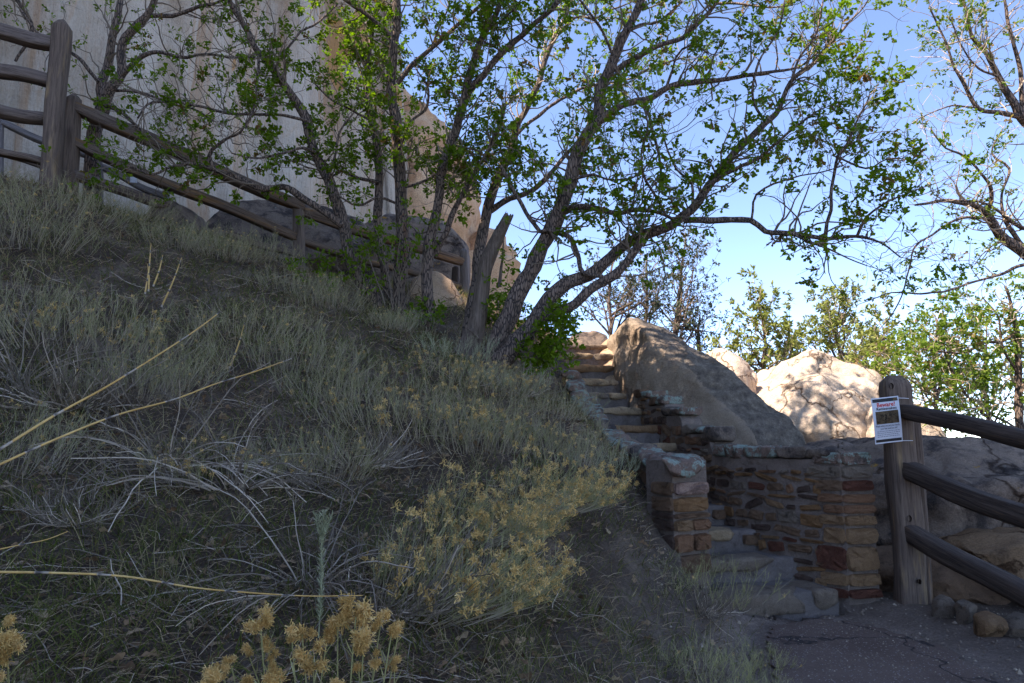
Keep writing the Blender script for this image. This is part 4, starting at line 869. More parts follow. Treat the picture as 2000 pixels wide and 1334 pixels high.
tree('oak_tree', 'oak stem with bare lower trunk forking right towards the open sky', [
    L_(8.2, 7.5, (840, 665, 32), (838, 627, 27), (836, 515, 24), (852, 402, 20), (862, 332, 19), (880, 280, 18), (901, 210, 17), (922, 133, 15), (940, 70, 13), (967, 28, 12), (985, -20, 8)),
    L_(7.8, 7.2, (899, 210, 15), (920, 175, 14), (943, 147, 14), (981, 101, 13), (1020, 66, 12), (1065, 25, 11), (1100, -15, 9)),
    L_(8.1, 7.6, (848, 500, 14), (870, 455, 12), (905, 374, 11), (946, 305, 9), (978, 252, 7), (990, 200, 5)),
    L_(7.7, 7.2, (922, 133, 5), (945, 60, 4), (975, 45, 4), (1010, 10, 3)),
    L_(7.6, 7.1, (981, 101, 5), (955, 85, 4), (920, 75, 4), (895, 90, 3)),
    L_(7.9, 7.5, (880, 280, 6), (905, 290, 5), (940, 300, 5), (960, 330, 3))], 105, 130, 3, leafy=.8, low=3.0)
tree('oak_tree', 'oak stem rising behind the dead snag with pale sunlit upper limbs', [
    L_(8.3, 8.6, (915, 665, 34), (922, 600, 28), (935, 540, 26), (940, 462, 25), (953, 413, 23), (971, 350, 20), (999, 297, 17), (1010, 245, 14), (1030, 210, 13), (1052, 157, 12), (1076, 91, 11), (1104, 35, 9), (1118, -10, 6)),
    L_(8.4, 8.1, (958, 412, 14), (985, 392, 13), (1020, 381, 13), (1062, 353, 11), (1097, 308, 9), (1125, 280, 7), (1150, 250, 4)),
    L_(8.4, 8.8, (1010, 262, 8), (1050, 225, 8), (1086, 200, 7), (1125, 178, 7), (1167, 168, 6), (1210, 160, 5), (1290, 130, 4), (1350, 110, 3)),
    L_(8.5, 8.9, (1078, 78, 6), (1125, 33, 6), (1160, 36, 5), (1195, 22, 4), (1230, 10, 3)),
    L_(8.4, 8.2, (946, 330, 7), (925, 335, 6), (900, 355, 6), (870, 375, 4))], 106, 140, 3, leafy=.72, low=3.0, mats=('bark', 'pale_twig', 'leaf'))
tree('oak_tree', 'largest oak with thick trunk slanting right up to the top of the picture', [
    L_(7.5, 7.1, (945, 745, 60), (965, 685, 44), (985, 636, 39), (1012, 580, 37), (1043, 519, 36), (1066, 467, 33), (1090, 420, 32), (1118, 350, 30), (1135, 287, 28), (1167, 227, 25), (1174, 168, 22), (1198, 112, 20), (1226, 60, 18), (1251, 5, 16), (1275, -60, 11)),
    L_(7.1, 6.6, (1200, 138, 15), (1225, 125, 14), (1247, 112, 13), (1282, 91, 12), (1335, 73, 11), (1370, 38, 10), (1395, 7, 8), (1420, -30, 5)),
    L_(7.1, 6.7, (1165, 240, 18), (1190, 222, 16), (1212, 210, 15), (1258, 200, 14), (1300, 175, 13), (1352, 161, 12), (1440, 150, 10), (1496, 140, 8), (1560, 130, 5), (1600, 100, 3)),
    L_(7.2, 6.8, (1105, 408, 14), (1135, 402, 13), (1160, 402, 12), (1202, 416, 11), (1247, 413, 10), (1300, 418, 8), (1330, 440, 6)),
    L_(7.5, 6.9, (978, 325, 9), (1013, 392, 9), (1055, 451, 10), (1072, 448, 11), (1114, 466, 11), (1132, 505, 10), (1139, 530, 10), (1177, 538, 9)),
    L_(7.1, 6.7, (1395, 7, 6), (1440, 5, 5), (1490, 12, 4), (1540, 10, 3)),
    L_(7.0, 6.6, (1198, 112, 7), (1180, 60, 6), (1150, 20, 6), (1120, -20, 4)),
    L_(7.1, 6.6, (1258, 200, 7), (1275, 260, 6), (1290, 320, 6), (1285, 380, 4)),
    L_(7.1, 7.3, (1226, 60, 7), (1250, 50, 6), (1290, 40, 5), (1330, 0, 4)),
    L_(7.1, 6.6, (1300, 175, 6), (1320, 110, 5), (1350, 90, 5), (1385, 110, 3)),
    L_(7.2, 6.7, (1118, 350, 7), (1160, 340, 6), (1200, 350, 5), (1245, 340, 4), (1280, 300, 3))], 107, 215, 3, leafy=.62, low=3.2, L1=(.3, 1.0))
tree('oak_tree', 'oak with low twin trunks arching right and one long limb stretched over the steps', [
    L_(7.25, 6.6, (955, 760, 60), (967, 718, 46), (1000, 680, 42), (1037, 638, 38), (1072, 582, 34), (1107, 550, 29), (1160, 530, 27), (1212, 487, 25), (1265, 460, 24), (1300, 445, 22), (1352, 413, 19), (1391, 357, 17), (1440, 290, 15), (1496, 241, 13), (1524, 210, 11), (1545, 161, 9), (1597, 112, 7), (1625, 77, 6), (1667, 31, 4), (1695, -5, 3)),
    L_(7.0, 6.75, (1050, 622, 24), (1090, 612, 22), (1125, 594, 21), (1153, 564, 20), (1195, 540, 19), (1230, 505, 17), (1258, 468, 16)),
    L_(6.7, 6.2, (1335, 430, 15), (1387, 428, 14), (1430, 430, 13), (1468, 430, 13), (1496, 450, 12), (1545, 454, 11), (1615, 463, 9), (1674, 461, 7), (1720, 473, 5), (1758, 500, 3)),
    L_(6.4, 6.2, (1545, 455, 6), (1580, 473, 6), (1636, 496, 4), (1688, 517, 2.5)),
    L_(6.35, 6.2, (1612, 463, 8), (1615, 435, 8), (1622, 410, 8), (1625, 350, 7), (1632, 305, 6), (1660, 273, 5), (1681, 227, 4), (1699, 189, 2.5)),
    L_(6.3, 6.1, (1674, 461, 6), (1690, 425, 6), (1720, 400, 5), (1760, 385, 4), (1810, 365, 2.5)),
    L_(6.7, 6.3, (1391, 357, 9), (1405, 348, 8), (1447, 322, 8), (1482, 308, 7), (1524, 270, 6), (1566, 241, 5), (1601, 213, 3), (1650, 190, 2)),
    L_(6.7, 6.4, (1352, 413, 6), (1350, 360, 6), (1320, 330, 5), (1300, 280, 4), (1290, 230, 3)),
    L_(6.6, 6.3, (1496, 241, 6), (1470, 190, 6), (1480, 120, 5), (1520, 60, 4), (1530, 0, 3)),
    L_(6.6, 6.3, (1545, 161, 6), (1560, 110, 5), (1600, 50, 4), (1610, 0, 3)),
    L_(6.55, 6.2, (1468, 430, 5), (1480, 380, 5), (1530, 350, 4), (1600, 335, 3), (1650, 320, 2)),
    L_(6.5, 6.2, (1632, 305, 4), (1690, 330, 4), (1740, 310, 3), (1790, 320, 2)),
    L_(6.7, 6.4, (1300, 418, 6), (1260, 350, 6), (1250, 300, 5), (1265, 240, 4), (1240, 180, 3))], 108, 240, 3, leafy=.58, low=3.1, L1=(.25, .85), brown=.1)
# low leafy suckers at the clump foot
def leafy_spray(name, label, centers, seed, n=60, mats=('bark', 'twig', 'leaf'), size=.5, leaf=(.05, .075)):
    r = np.random.default_rng(seed); root = empty(name); tag(root, label, 'oak sapling')
    S = []; D = []; LL = []
    for (px, py, Y, rad_, bx, by) in centers:
        c = at(px, py, Y); b = at(bx, by, Y+.1); k = n
        for _ in range(k//6):
            e = c+r.normal(0, rad_*.45, 3)*np.array((1, .6, 1)); S.append(b+r.normal(0, .04, 3)); D.append(e-b); LL.append(np.linalg.norm(e-b))
    S = np.array(S); D = np.array(D); LL = np.array(LL); P1 = grow(S, D, LL, 8, .13, .0, r); mb = MB()
    V, Fq = tubes(P1, np.full((len(S), 1), .006)*np.linspace(1, .3, 8), 4); mb.add(V, Fq, .5)
    S2, D2 = sub(P1, r, 5, .45, .9, .1); P2 = grow(S2, D2, r.uniform(.08, .22, len(S2)), 4, .25, 0, r)
    V, Fq = tubes(P2, np.full((len(S2), 4), .002), 3); mb.add(V, Fq, .3); tag(mb.build('stems', M['twig'], root), kind='stuff')
    T = np.concatenate([P2[:, -1], P1[:, -1]]); idx = np.repeat(np.arange(len(T)), 7); Q = nrm(r.normal(size=(len(idx), 3)))
    mb = MB(); leaves(mb, T[idx]+Q*.02, nrm(Q+np.array((0, 0, .2))), r.uniform(*leaf, len(idx)), r, LEAF, np.clip(r.normal(.5, .15, len(idx)), 0, .86))
    tag(mb.build('foliage', M['leaf'], root), kind='stuff'); return root
leafy_spray('oak_sapling', 'bright green leafy oak sprout hanging beside the sunlit top steps', [(1090, 670, 7.0, .30, 1030, 650), (1060, 700, 7.0, .22, 1020, 680), (1110, 640, 7.0, .25, 1050, 620)], 201, 60)
leafy_spray('oak_sapling', 'leafy oak sprout between the dead snag and the largest trunk', [(980, 590, 7.9, .26, 965, 660), (960, 620, 7.9, .2, 965, 670), (1010, 540, 7.8, .3, 975, 660)], 202, 34)
leafy_spray('oak_sapling', 'leafy oak sprout in front of the leaning left trunk foot', [(640, 520, 8.0, .3, 690, 580), (590, 545, 8.0, .3, 680, 590), (700, 500, 8.0, .4, 700, 590)], 203, 22)
leafy_spray('oak_sapling', 'leafy oak sprout across the middle of the two central trunks', [(770, 470, 7.9, .35, 770, 600), (720, 430, 7.9, .3, 760, 600), (820, 430, 7.9, .4, 790, 600)], 204, 24)
leafy_spray('oak_sapling', 'small green sprout at the foot of the bare oak stem', [(842, 610, 8.0, .10, 838, 645)], 205, 30)
# dead snag
def snag():
    root = empty('dead_snag'); tag(root, 'broken grey dead trunk with a jagged splintered top', 'dead tree')
    l = [(905, 700, 7.7, 50), (929, 647, 7.7, 36), (940, 580, 7.7, 27), (947, 526, 7.7, 26), (960, 490, 7.7, 25), (976, 456, 7.65, 22), (988, 432, 7.6, 17)]
    c = catmull(np.array([np.append(at(*a[:3]), a[3]*.5*scale_at(*a[:3])) for a in l]), .04); V, Fq = tubes(c[None, :, :3], c[None, :, 3], 16)
    n = len(c); ctr = np.repeat(c[:, :3], 16, axis=0); ang = np.tile(np.arange(16), n)
    gro = .16*np.sin(ang*2.1+np.repeat(np.arange(n), 16)*.06)+.12*fbm(V*np.array((1, 1, .25)), 18, 3, 5)+.1*fbm(V, 5, 2, 8)
    V = ctr+(V-ctr)*(1+gro[:, None]); top = V[-16:]; V[-16:] += nrm(c[-1:, :3]-c[-3:-2, :3])*rng.uniform(-.02, .12, (16, 1))
    mb = MB(); mb.add(V, Fq); mb.Fc.append(np.array([list(range(len(V)-16, len(V)))])); mb.MI.append(np.zeros(1, np.int32)); mb.build('trunk', M['deadwood'], root, smooth=True)
    for (a, b, w0) in (((981, 445, 7.6), (997, 418, 7.55), 10), ((958, 480, 7.68), (972, 440, 7.6), 8), ((975, 560, 7.75), (984, 470, 7.7), 8), ((935, 660, 7.6), (910, 640, 7.5), 5)):
        P = np.stack([at(*a)*(1-t)+at(*b)*t+rng.normal(0, .006, 3) for t in np.linspace(0, 1, 6)])[None]; V, Fq = tubes(P, np.linspace(w0, w0*.25, 6)[None]*.5*scale_at(*a), 7)
        mb = MB(); mb.add(V, Fq); mb.build('splinter', M['deadwood'], root)
snag()
# right hand sunlit tree: trunk is outside the frame, limbs reach in
tree('sunlit_tree', 'sunlit bare limbed tree leaning in from the right picture edge above the fence', [
    L_(7.6, 7.3, (2160, 900, 60), (2120, 700, 48), (2075, 560, 40), (2010, 498, 28), (1965, 470, 22), (1937, 438, 19), (1923, 417, 15), (1895, 403, 11), (1842, 393, 8), (1785, 403, 4)),
    L_(7.6, 7.4, (2120, 700, 36), (2150, 480, 30), (2090, 330, 26), (2020, 250, 22), (1990, 219, 18), (1951, 150, 12), (1916, 87, 9), (1895, 52, 7), (1878, -20, 4)),
    L_(7.5, 7.2, (1998, 228, 14), (1955, 222, 11), (1912, 210, 9), (1877, 157, 6), (1856, 119, 5), (1840, 60, 4), (1815, 10, 3)),
    L_(7.5, 7.3, (1996, 222, 12), (1993, 140, 9), (1975, 70, 7), (1962, 0, 6), (1950, -50, 4)),
    L_(7.5, 7.2, (1925, 420, 10), (1936, 395, 9), (1934, 370, 8), (1920, 350, 6), (1890, 310, 5), (1850, 290, 4), (1820, 250, 3)),
    L_(7.4, 7.0, (1937, 428, 6), (1900, 424, 6), (1860, 431, 5), (1818, 459, 4.5), (1790, 480, 4), (1772, 533, 3.5), (1765, 568, 3), (1748, 610, 2.5), (1720, 638, 1.5)),
    L_(7.5, 7.0, (2075, 510, 10), (2000, 519, 8), (1950, 535, 6), (1895, 550, 5), (1850, 568, 4.5), (1807, 573, 4), (1741, 575, 3), (1685, 592, 1.5)),
    L_(7.5, 7.3, (2060, 540, 14), (2000, 480, 10), (1965, 430, 8), (1960, 380, 6), (1970, 330, 5), (1940, 300, 4), (1960, 250, 3)),
    L_(7.5, 7.3, (2080, 440, 10), (2010, 450, 9), (1975, 436, 8), (1930, 400, 6), (1880, 390, 4)),
    L_(7.4, 7.2, (1912, 210, 5), (1870, 205, 4), (1840, 212, 3), (1790, 232, 2)),
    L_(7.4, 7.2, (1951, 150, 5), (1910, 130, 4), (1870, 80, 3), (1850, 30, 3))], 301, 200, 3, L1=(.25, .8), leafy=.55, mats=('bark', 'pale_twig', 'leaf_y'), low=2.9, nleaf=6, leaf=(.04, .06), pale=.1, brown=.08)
tree('sunlit_tree', 'bright yellow green tree standing behind the right rails', [
    L_(9.2, 9.0, (1992, 900, 20), (1990, 820, 17), (1990, 715, 14), (1986, 645, 12), (1975, 600, 8), (1960, 560, 5)),
    L_(9.1, 8.8, (1988, 650, 8), (1950, 668, 7), (1916, 673, 6), (1880, 690, 5), (1846, 687, 4), (1790, 680, 3)),
    L_(9.1, 8.8, (1990, 860, 9), (1940, 820, 7), (1880, 760, 6), (1850, 700, 5), (1830, 620, 3)),
    L_(9.1, 8.9, (1990, 780, 8), (2020, 700, 7), (2050, 600, 5)),
    L_(9.1, 8.8, (1990, 840, 7), (1920, 800, 5), (1850, 790, 4), (1800, 760, 3)),
    L_(9.1, 8.9, (1989, 730, 6), (1960, 680, 5), (1950, 620, 4), (1920, 580, 3)),
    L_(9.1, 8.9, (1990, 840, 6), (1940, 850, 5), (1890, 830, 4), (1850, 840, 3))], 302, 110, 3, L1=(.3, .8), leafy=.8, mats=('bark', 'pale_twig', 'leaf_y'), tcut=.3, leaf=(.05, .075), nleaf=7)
def bush_tree(label, bx, by, Y, tx, ty, spread, seed, n1, mats, leaf, stems=5, leafy=.9, L1=(.4, 1.0), nleaf=7, wpx=8, tw=1.6, name='small_tree', shape=LEAF2, up=.12):
    """spread in px; several stems from one foot up into an uneven crown"""
    r = np.random.default_rng(seed); limbs = []
    H = by-ty
    limbs.append(L_(Y, Y, (bx, by, wpx*1.4), (bx+(tx-bx)*.3+r.normal(0, 4), by-H*.3, wpx), (bx+(tx-bx)*.6+r.normal(0, 6), by-H*.6, wpx*.7), (tx, ty, wpx*.3)))
    for k in range(stems):
        s_ = r.uniform(-1, 1) if k > 1 else (-1, 1)[k]; e = ty+H*(.1+.5*abs(s_)*r.uniform(.6, 1.2)); sx_ = bx+(tx-bx)*.2; t0 = r.uniform(.1, .45)
        y0 = by-H*t0; xe = tx+s_*spread; limbs.append(L_(Y, Y+r.uniform(-1, 1)*spread*scale_at(bx, by, Y)*.6, (bx+(tx-bx)*t0, y0, wpx*.7), (bx+(tx-bx)*t0+(xe-bx)*.45+r.normal(0, 5), y0-(y0-e)*.45, wpx*.45), (xe, e, wpx*.2)))
    return tree(name, label, limbs, seed, n1, 3, L1=L1, L2=(.15, .4), leaf=leaf, nleaf=nleaf, mats=mats, leafy=leafy, tcut=.3, shape=shape, step=.15, tw=tw, up=up)
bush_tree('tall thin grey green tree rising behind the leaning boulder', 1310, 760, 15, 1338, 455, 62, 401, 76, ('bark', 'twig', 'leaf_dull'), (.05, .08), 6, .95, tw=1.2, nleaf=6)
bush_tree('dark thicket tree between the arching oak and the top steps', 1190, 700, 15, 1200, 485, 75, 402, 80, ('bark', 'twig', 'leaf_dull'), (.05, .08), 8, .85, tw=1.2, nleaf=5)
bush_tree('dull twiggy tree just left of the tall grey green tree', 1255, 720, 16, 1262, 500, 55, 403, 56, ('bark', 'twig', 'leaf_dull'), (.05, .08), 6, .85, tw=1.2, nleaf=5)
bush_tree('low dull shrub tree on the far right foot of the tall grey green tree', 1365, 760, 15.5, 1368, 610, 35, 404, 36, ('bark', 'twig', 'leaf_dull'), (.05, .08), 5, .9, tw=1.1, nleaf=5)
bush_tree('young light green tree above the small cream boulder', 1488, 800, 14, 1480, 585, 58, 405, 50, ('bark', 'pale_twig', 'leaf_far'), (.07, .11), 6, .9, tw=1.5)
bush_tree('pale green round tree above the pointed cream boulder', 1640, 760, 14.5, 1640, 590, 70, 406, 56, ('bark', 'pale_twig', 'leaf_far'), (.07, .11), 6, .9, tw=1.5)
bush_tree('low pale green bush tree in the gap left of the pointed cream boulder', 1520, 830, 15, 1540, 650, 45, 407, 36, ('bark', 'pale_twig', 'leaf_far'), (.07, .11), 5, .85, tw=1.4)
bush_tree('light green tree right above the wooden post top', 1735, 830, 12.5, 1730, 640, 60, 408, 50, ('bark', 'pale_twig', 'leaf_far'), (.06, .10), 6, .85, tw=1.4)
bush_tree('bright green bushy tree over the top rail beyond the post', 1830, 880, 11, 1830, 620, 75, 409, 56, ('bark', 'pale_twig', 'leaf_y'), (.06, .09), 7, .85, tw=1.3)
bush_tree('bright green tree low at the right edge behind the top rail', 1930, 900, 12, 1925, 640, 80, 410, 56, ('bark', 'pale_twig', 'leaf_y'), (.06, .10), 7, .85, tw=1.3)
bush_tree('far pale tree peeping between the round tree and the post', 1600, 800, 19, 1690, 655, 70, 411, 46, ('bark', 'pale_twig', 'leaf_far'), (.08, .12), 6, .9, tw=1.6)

# ------------------------------------------------------------------ ground cover (stuff)
def in_view(x, y, z, m=60):
    dx, dy, dz = x, y, z-EYE; yc = dy*CT+dz*ST; zc = -dy*ST+dz*CT; yc = np.maximum(yc, .05)
    px = 1000+F*dx/yc; py = 667-F*zc/yc; return (px > -m) & (px < 2000+m) & (py > 250) & (py < 1334+200) & (dy > .3), px, py
def scatter(n, ylim=(1.2, 12), power=1.5):
    y = ylim[0]+(ylim[1]-ylim[0])*rng.random(n)**power; x = rng.uniform(-.85, .7, n)*(y+.8)
    ok = ~inpoly(x, y, PATH) & (x < 1.9-.0*y); y_, x_ = y[ok], x[ok]
    st = inpoly(x_, y_, [(p[0]-.28, p[1]-.1) if i < len(STEPS) else (p[0]+.3, p[1]-.1) for i, p in enumerate(STAIRPOLY)]); x_, y_ = x_[~st], y_[~st]
    k = (x_ < 1.15+.0*y_) | (y_ < 5.3); x_, y_ = x_[k], y_[k]; d_ = dpoly(x_, y_, PATH); dk = (d_ > .02) & (rng.random(len(x_)) < np.clip(.12+(d_-.1)*.75, 0, 1)); return x_[dk], y_[dk]
def blades(mb, x, y, h, wd, r, lean=.5, rnd=None, curl=.5, seg=2):
    B = len(x); z = ground_h(x, y)-.01; S = np.stack([x, y, z], -1); a = r.uniform(0, 2*np.pi, B); D = np.stack([np.cos(a)*lean, np.sin(a)*lean, np.ones(B)], -1)*1.
    D[:, :2] *= r.uniform(.2, 1.8, (B, 1)); P = grow(S, D, h, seg+1, .12, 0, r, curl=np.stack([np.cos(a), np.sin(a), -np.ones(B)*.6], -1)*curl*.35)
    side = nrm(np.cross(P[:, -1]-P[:, 0], r.normal(size=(B, 3)))); w_ = wd[:, None]*np.linspace(1, .15, seg+1)
    V = np.stack([P-side[:, None]*w_[..., None]*.5, P+side[:, None]*w_[..., None]*.5], 2).reshape(-1, 3); n = seg+1
    base = (np.arange(B)*2*n)[:, None]; i = np.arange(seg)*2; Fq = np.stack([base+i, base+i+1, base+i+3, base+i+2], -1).reshape(-1, 4)
    mb.add(V, Fq, np.repeat(r.uniform(0, 1, B) if rnd is None else rnd, 2*n))
x, y = scatter(95000, (1.5, 10.8), 1.1); dn = fbm(np.stack([x, y, 0*x], -1), 1.3, 4, 77); k = dn > rng.uniform(-.55, .4, len(x)); x, y = x[k], y[k]
mb = MB(); blades(mb, x, y, rng.uniform(.04, .13, len(x))*(1+.04*y), rng.uniform(.0022, .0045, len(x))*(1+.12*y), rng, .45)
tag(mb.build('green_grass', M['grass']), 'thin green grass growing all over the shaded hillside', 'grass', kind='stuff')
x, y = scatter(190000, (1.5, 10.8)); mb = MB(); blades(mb, x, y, rng.uniform(.03, .12, len(x))*(1+.04*y), rng.uniform(.0018, .0038, len(x))*(1+.14*y), rng, 1.1, curl=1.2)
tag(mb.build('dry_grass', M['straw']), 'matted dry brown grass covering the hillside soil', 'dry grass', kind='stuff')
x, y = scatter(40000, (2.6, 10.8), 1.0); dn = fbm(np.stack([x, y, 0*x], -1), 2.1, 4, 78); k = dn > rng.uniform(-.02, .45, len(x))-.12*(y > 5.5); x, y = x[k], y[k]
M['tall'] = attr_mat('tall pale grass', [(0, (.10, .115, .05)), (.5, (.25, .225, .13)), (1, (.46, .39, .25))], translucent=.25, noise_amt=.4, noise_sc=2)
mb = MB(); blades(mb, x, y, rng.uniform(.09, .28, len(x)), rng.uniform(.0018, .0034, len(x))*(1+.12*y), rng, .4, curl=.35)
tag(mb.build('tall_grass', M['tall']), 'taller pale grey green stems standing in loose patches on the hillside', 'tall grass', kind='stuff')
x, y = scatter(9000, power=1.3); mb = MB(); Pn = np.stack([x, y, ground_h(x, y)+rng.uniform(.0, .03, len(x))], -1); D = rng.normal(size=Pn.shape)*np.array((1, 1, .3)); leaves(mb, Pn, D, rng.uniform(.03, .065, len(x)), rng)
tag(mb.build('fallen_leaves', M['litter']), 'brown fallen oak leaves scattered under the grass', 'leaf litter', kind='stuff')
x, y = scatter(2600, power=1.3); S = np.stack([x, y, ground_h(x, y)+.015], -1); a = rng.uniform(0, 6.28, len(x)); P = grow(S, np.stack([np.cos(a), np.sin(a), .1+0*a], -1), rng.uniform(.08, .4, len(x)), 6, .18, -.02)
P[:, :, 2] = np.maximum(P[:, :, 2], ground_h(P[:, :, 0], P[:, :, 1])+.008)
mb = MB(); V, Fq = tubes(P, rng.uniform(.0012, .003, (len(x), 1))*np.linspace(1, .5, 6), 4); mb.add(V, Fq, np.repeat(rng.uniform(0, .8, len(x)), 24))
tag(mb.build('fallen_twigs', M['stem_grey']), 'grey twigs lying on the hillside', 'twigs', kind='stuff')
# gravel on the verge
x = rng.uniform(.9, 5.5, 5200); y = rng.uniform(2.4, 6.0, 5200); sz = rng.gamma(1.6, .0035, 5200)+.002
pin = inpoly(x, y, PATH); sz = np.where(pin, np.minimum(sz, .007), sz); z = ground_h(x, y)+np.where(pin, .04, 0)
oc = np.array([(1, 0, 0), (0, 1, 0), (-1, 0, 0), (0, -1, 0), (0, 0, .8), (0, 0, -.6)]); a = rng.uniform(0, 6.28, len(x)); ca, sa = np.cos(a), np.sin(a)
V = oc[None]*rng.uniform(.7, 1.3, (len(x), 6, 3))*sz[:, None, None]; V = np.stack([V[..., 0]*ca[:, None]-V[..., 1]*sa[:, None]*.7, V[..., 0]*sa[:, None]+V[..., 1]*ca[:, None]*.7, V[..., 2]], -1)+np.stack([x, y, z], -1)[:, None]
f = np.array([(0, 1, 4), (1, 2, 4), (2, 3, 4), (3, 0, 4), (1, 0, 5), (2, 1, 5), (3, 2, 5), (0, 3, 5)]); mb = MB(); mb.add(V.reshape(-1, 3), (np.arange(len(x))*6)[:, None, None]+f[None] if False else ((np.arange(len(x))*6)[:, None, None]+f[None]).reshape(-1, 3), np.repeat(rng.uniform(0, 1, len(x)), 6))
M['gravel'] = attr_mat('gravel', [(0, (.12, .095, .085)), (.6, (.19, .155, .14)), (1, (.34, .30, .27))])
tag(mb.build('gravel', M['gravel']), 'loose gravel on the path and its sandy verge', 'gravel', kind='stuff')

# ------------------------------------------------------------------ shrubs
def heads(mb, T, D, size, r, per, wd=.13):
    B = len(T); idx = np.repeat(np.arange(B), per); Q = nrm(r.normal(size=(len(idx), 3))+nrm(D)[idx]*.45)
    off = r.uniform(.1, .6, (len(idx), 1))*size[idx][:, None]*nrm(r.normal(size=(len(idx), 3)))
    leaves(mb, T[idx]+off, Q, size[idx]*r.uniform(.3, .65, len(idx)), r, np.array([(0, wd*.35), (.6, wd), (1, wd*1.1)]), np.clip(np.repeat(r.uniform(.1, .8, B), per)+r.normal(0, .18, len(idx)), 0, 1))
def shrub_proto(seed, n=150, h=(.3, .55), spread=.6, bias=(0, 0), flowers=.5, fsize=(.016, .026), dead=.2, per=26, green=.75, lift=1.0, foot=.5, wob=.10, mats=('stem', 'flower'), rad=.0017, leafy=True, up=.05):
    r = np.random.default_rng(seed); a = r.uniform(0, 2*np.pi, n); q = np.sqrt(r.random(n))*spread
    S = np.stack([np.cos(a)*q*foot*1.5, np.sin(a)*q*foot*1.5, np.zeros(n)], -1); D = np.stack([np.cos(a)*q*1.3+bias[0], np.sin(a)*q*1.3+bias[1], np.full(n, lift)], -1)
    P = grow(S, D, r.uniform(h[0]*.6, h[1], n)*(1-.35*q/max(spread, .01)), 9, wob, up, r); st = MB(); rr = r.uniform(.7, 1.3, (n, 1))*rad
    g = np.repeat(np.linspace(0, 1, 9)[None], n, 0); rv = np.clip(.1+g*green+r.normal(0, .12, (n, 1)), 0, 1) if green > 0 else r.uniform(0, 1, (n, 1))*np.ones((1, 9)); V, Fq = tubes(P, rr*np.linspace(1.5, .7, 9), 3); st.add(V, Fq, np.repeat(rv.ravel(), 3))
    S2, D2 = sub(P, r, 4, .45, .45, .35); P2 = grow(S2, D2, r.uniform(.06, .16, len(S2)), 5, .09, .12, r); V, Fq = tubes(P2, np.full((len(S2), 5), rad*.65), 3)
    st.add(V, Fq, np.repeat(np.clip(.15+green*r.uniform(.1, 1.1, len(S2)), 0, 1), 15))
    if leafy:
        S3, D3 = sub(P2, r, 3, .1, .6, .3); leaves(st, S3, D3, r.uniform(.015, .04, len(S3)), r, np.array([(0, .02), (.5, .04), (1, .01)]), np.clip(r.normal(.25+green*.6, .12, len(S3)), 0, 1))
    sm = st.mesh('stems', M[mats[0]]); fm = None
    if flowers > 0:
        T = np.concatenate([P[:, -1], P2[:, -1]]); TD = np.concatenate([P[:, -1]-P[:, -2], P2[:, -1]-P2[:, -2]]); k = r.random(len(T)) < flowers*np.concatenate([np.ones(n), np.full(len(S2), .16)]); T, TD = T[k], TD[k]
        fb = MB(); heads(fb, T, TD, r.uniform(*fsize, len(T)), r, per); fm = fb.mesh('seed_heads', M[mats[1]])
    return sm, fm
def place(name, label, proto, px, py, Y, s=1., rz=0., tilt=(0, 0), cat='shrub', group=None):
    p = at(px, py, Y); z = float(ground_h(np.array([p[0]]), np.array([p[1]]))[0]); o = empty(name, (p[0], p[1], z-.02)); tag(o, label, cat, group)
    o.scale = (s, s, s); o.rotation_euler = (tilt[0], tilt[1], rz)
    a = link('stems', proto[0], o); tag(a, kind='stuff')
    if proto[1]: tag(link('seed_heads', proto[1], o), kind='stuff')
    return o
PR = {'pale': shrub_proto(1, 130, (.3, .6), .6, flowers=.12, green=.55), 'pale2': shrub_proto(2, 125, (.22, .55), .85, flowers=.1, green=.5), 'yellow': shrub_proto(3, 105, (.22, .5), .85, flowers=.42, green=.6, fsize=(.028,.042)),
      'sweep': shrub_proto(4, 170, (.42, .82), .75, bias=(1.0, .1), flowers=.85, green=.8, lift=.42, wob=.05, fsize=(.034, .046), foot=.3), 'splay': shrub_proto(15, 95, (.5, 1.0), 1.1, bias=(.45, -.75), flowers=0, green=.0, lift=.45, wob=.09, mats=('stem_grey', 'flower'), rad=.0024, leafy=False, foot=.12, up=-.13), 'grey': shrub_proto(5, 95, (.3, .7), 1.0, bias=(.35, -.3), flowers=0, green=.0, lift=.12, wob=.17, mats=('stem_grey', 'flower'), rad=.0028, leafy=False, foot=.1),
      'near': shrub_proto(6, 46, (.2, .36), .75, flowers=1.0, green=.8, per=70, fsize=(.022, .034), rad=.0016), 'sage': shrub_proto(7, 60, (.12, .3), .6, flowers=0, green=.5, mats=('sage', 'flower')), 'tuft': shrub_proto(8, 90, (.14, .3), .7, flowers=.04, green=.95)}
GRPS = {'rabbitbrush': 'rabbitbrush shrubs on the hillside', 'dead_shrub': 'grey dead shrubs sprawling on the hillside', 'sage_plant': 'silver sage plants on the hillside', 'green_tuft': 'small green tufts along the path edge'}
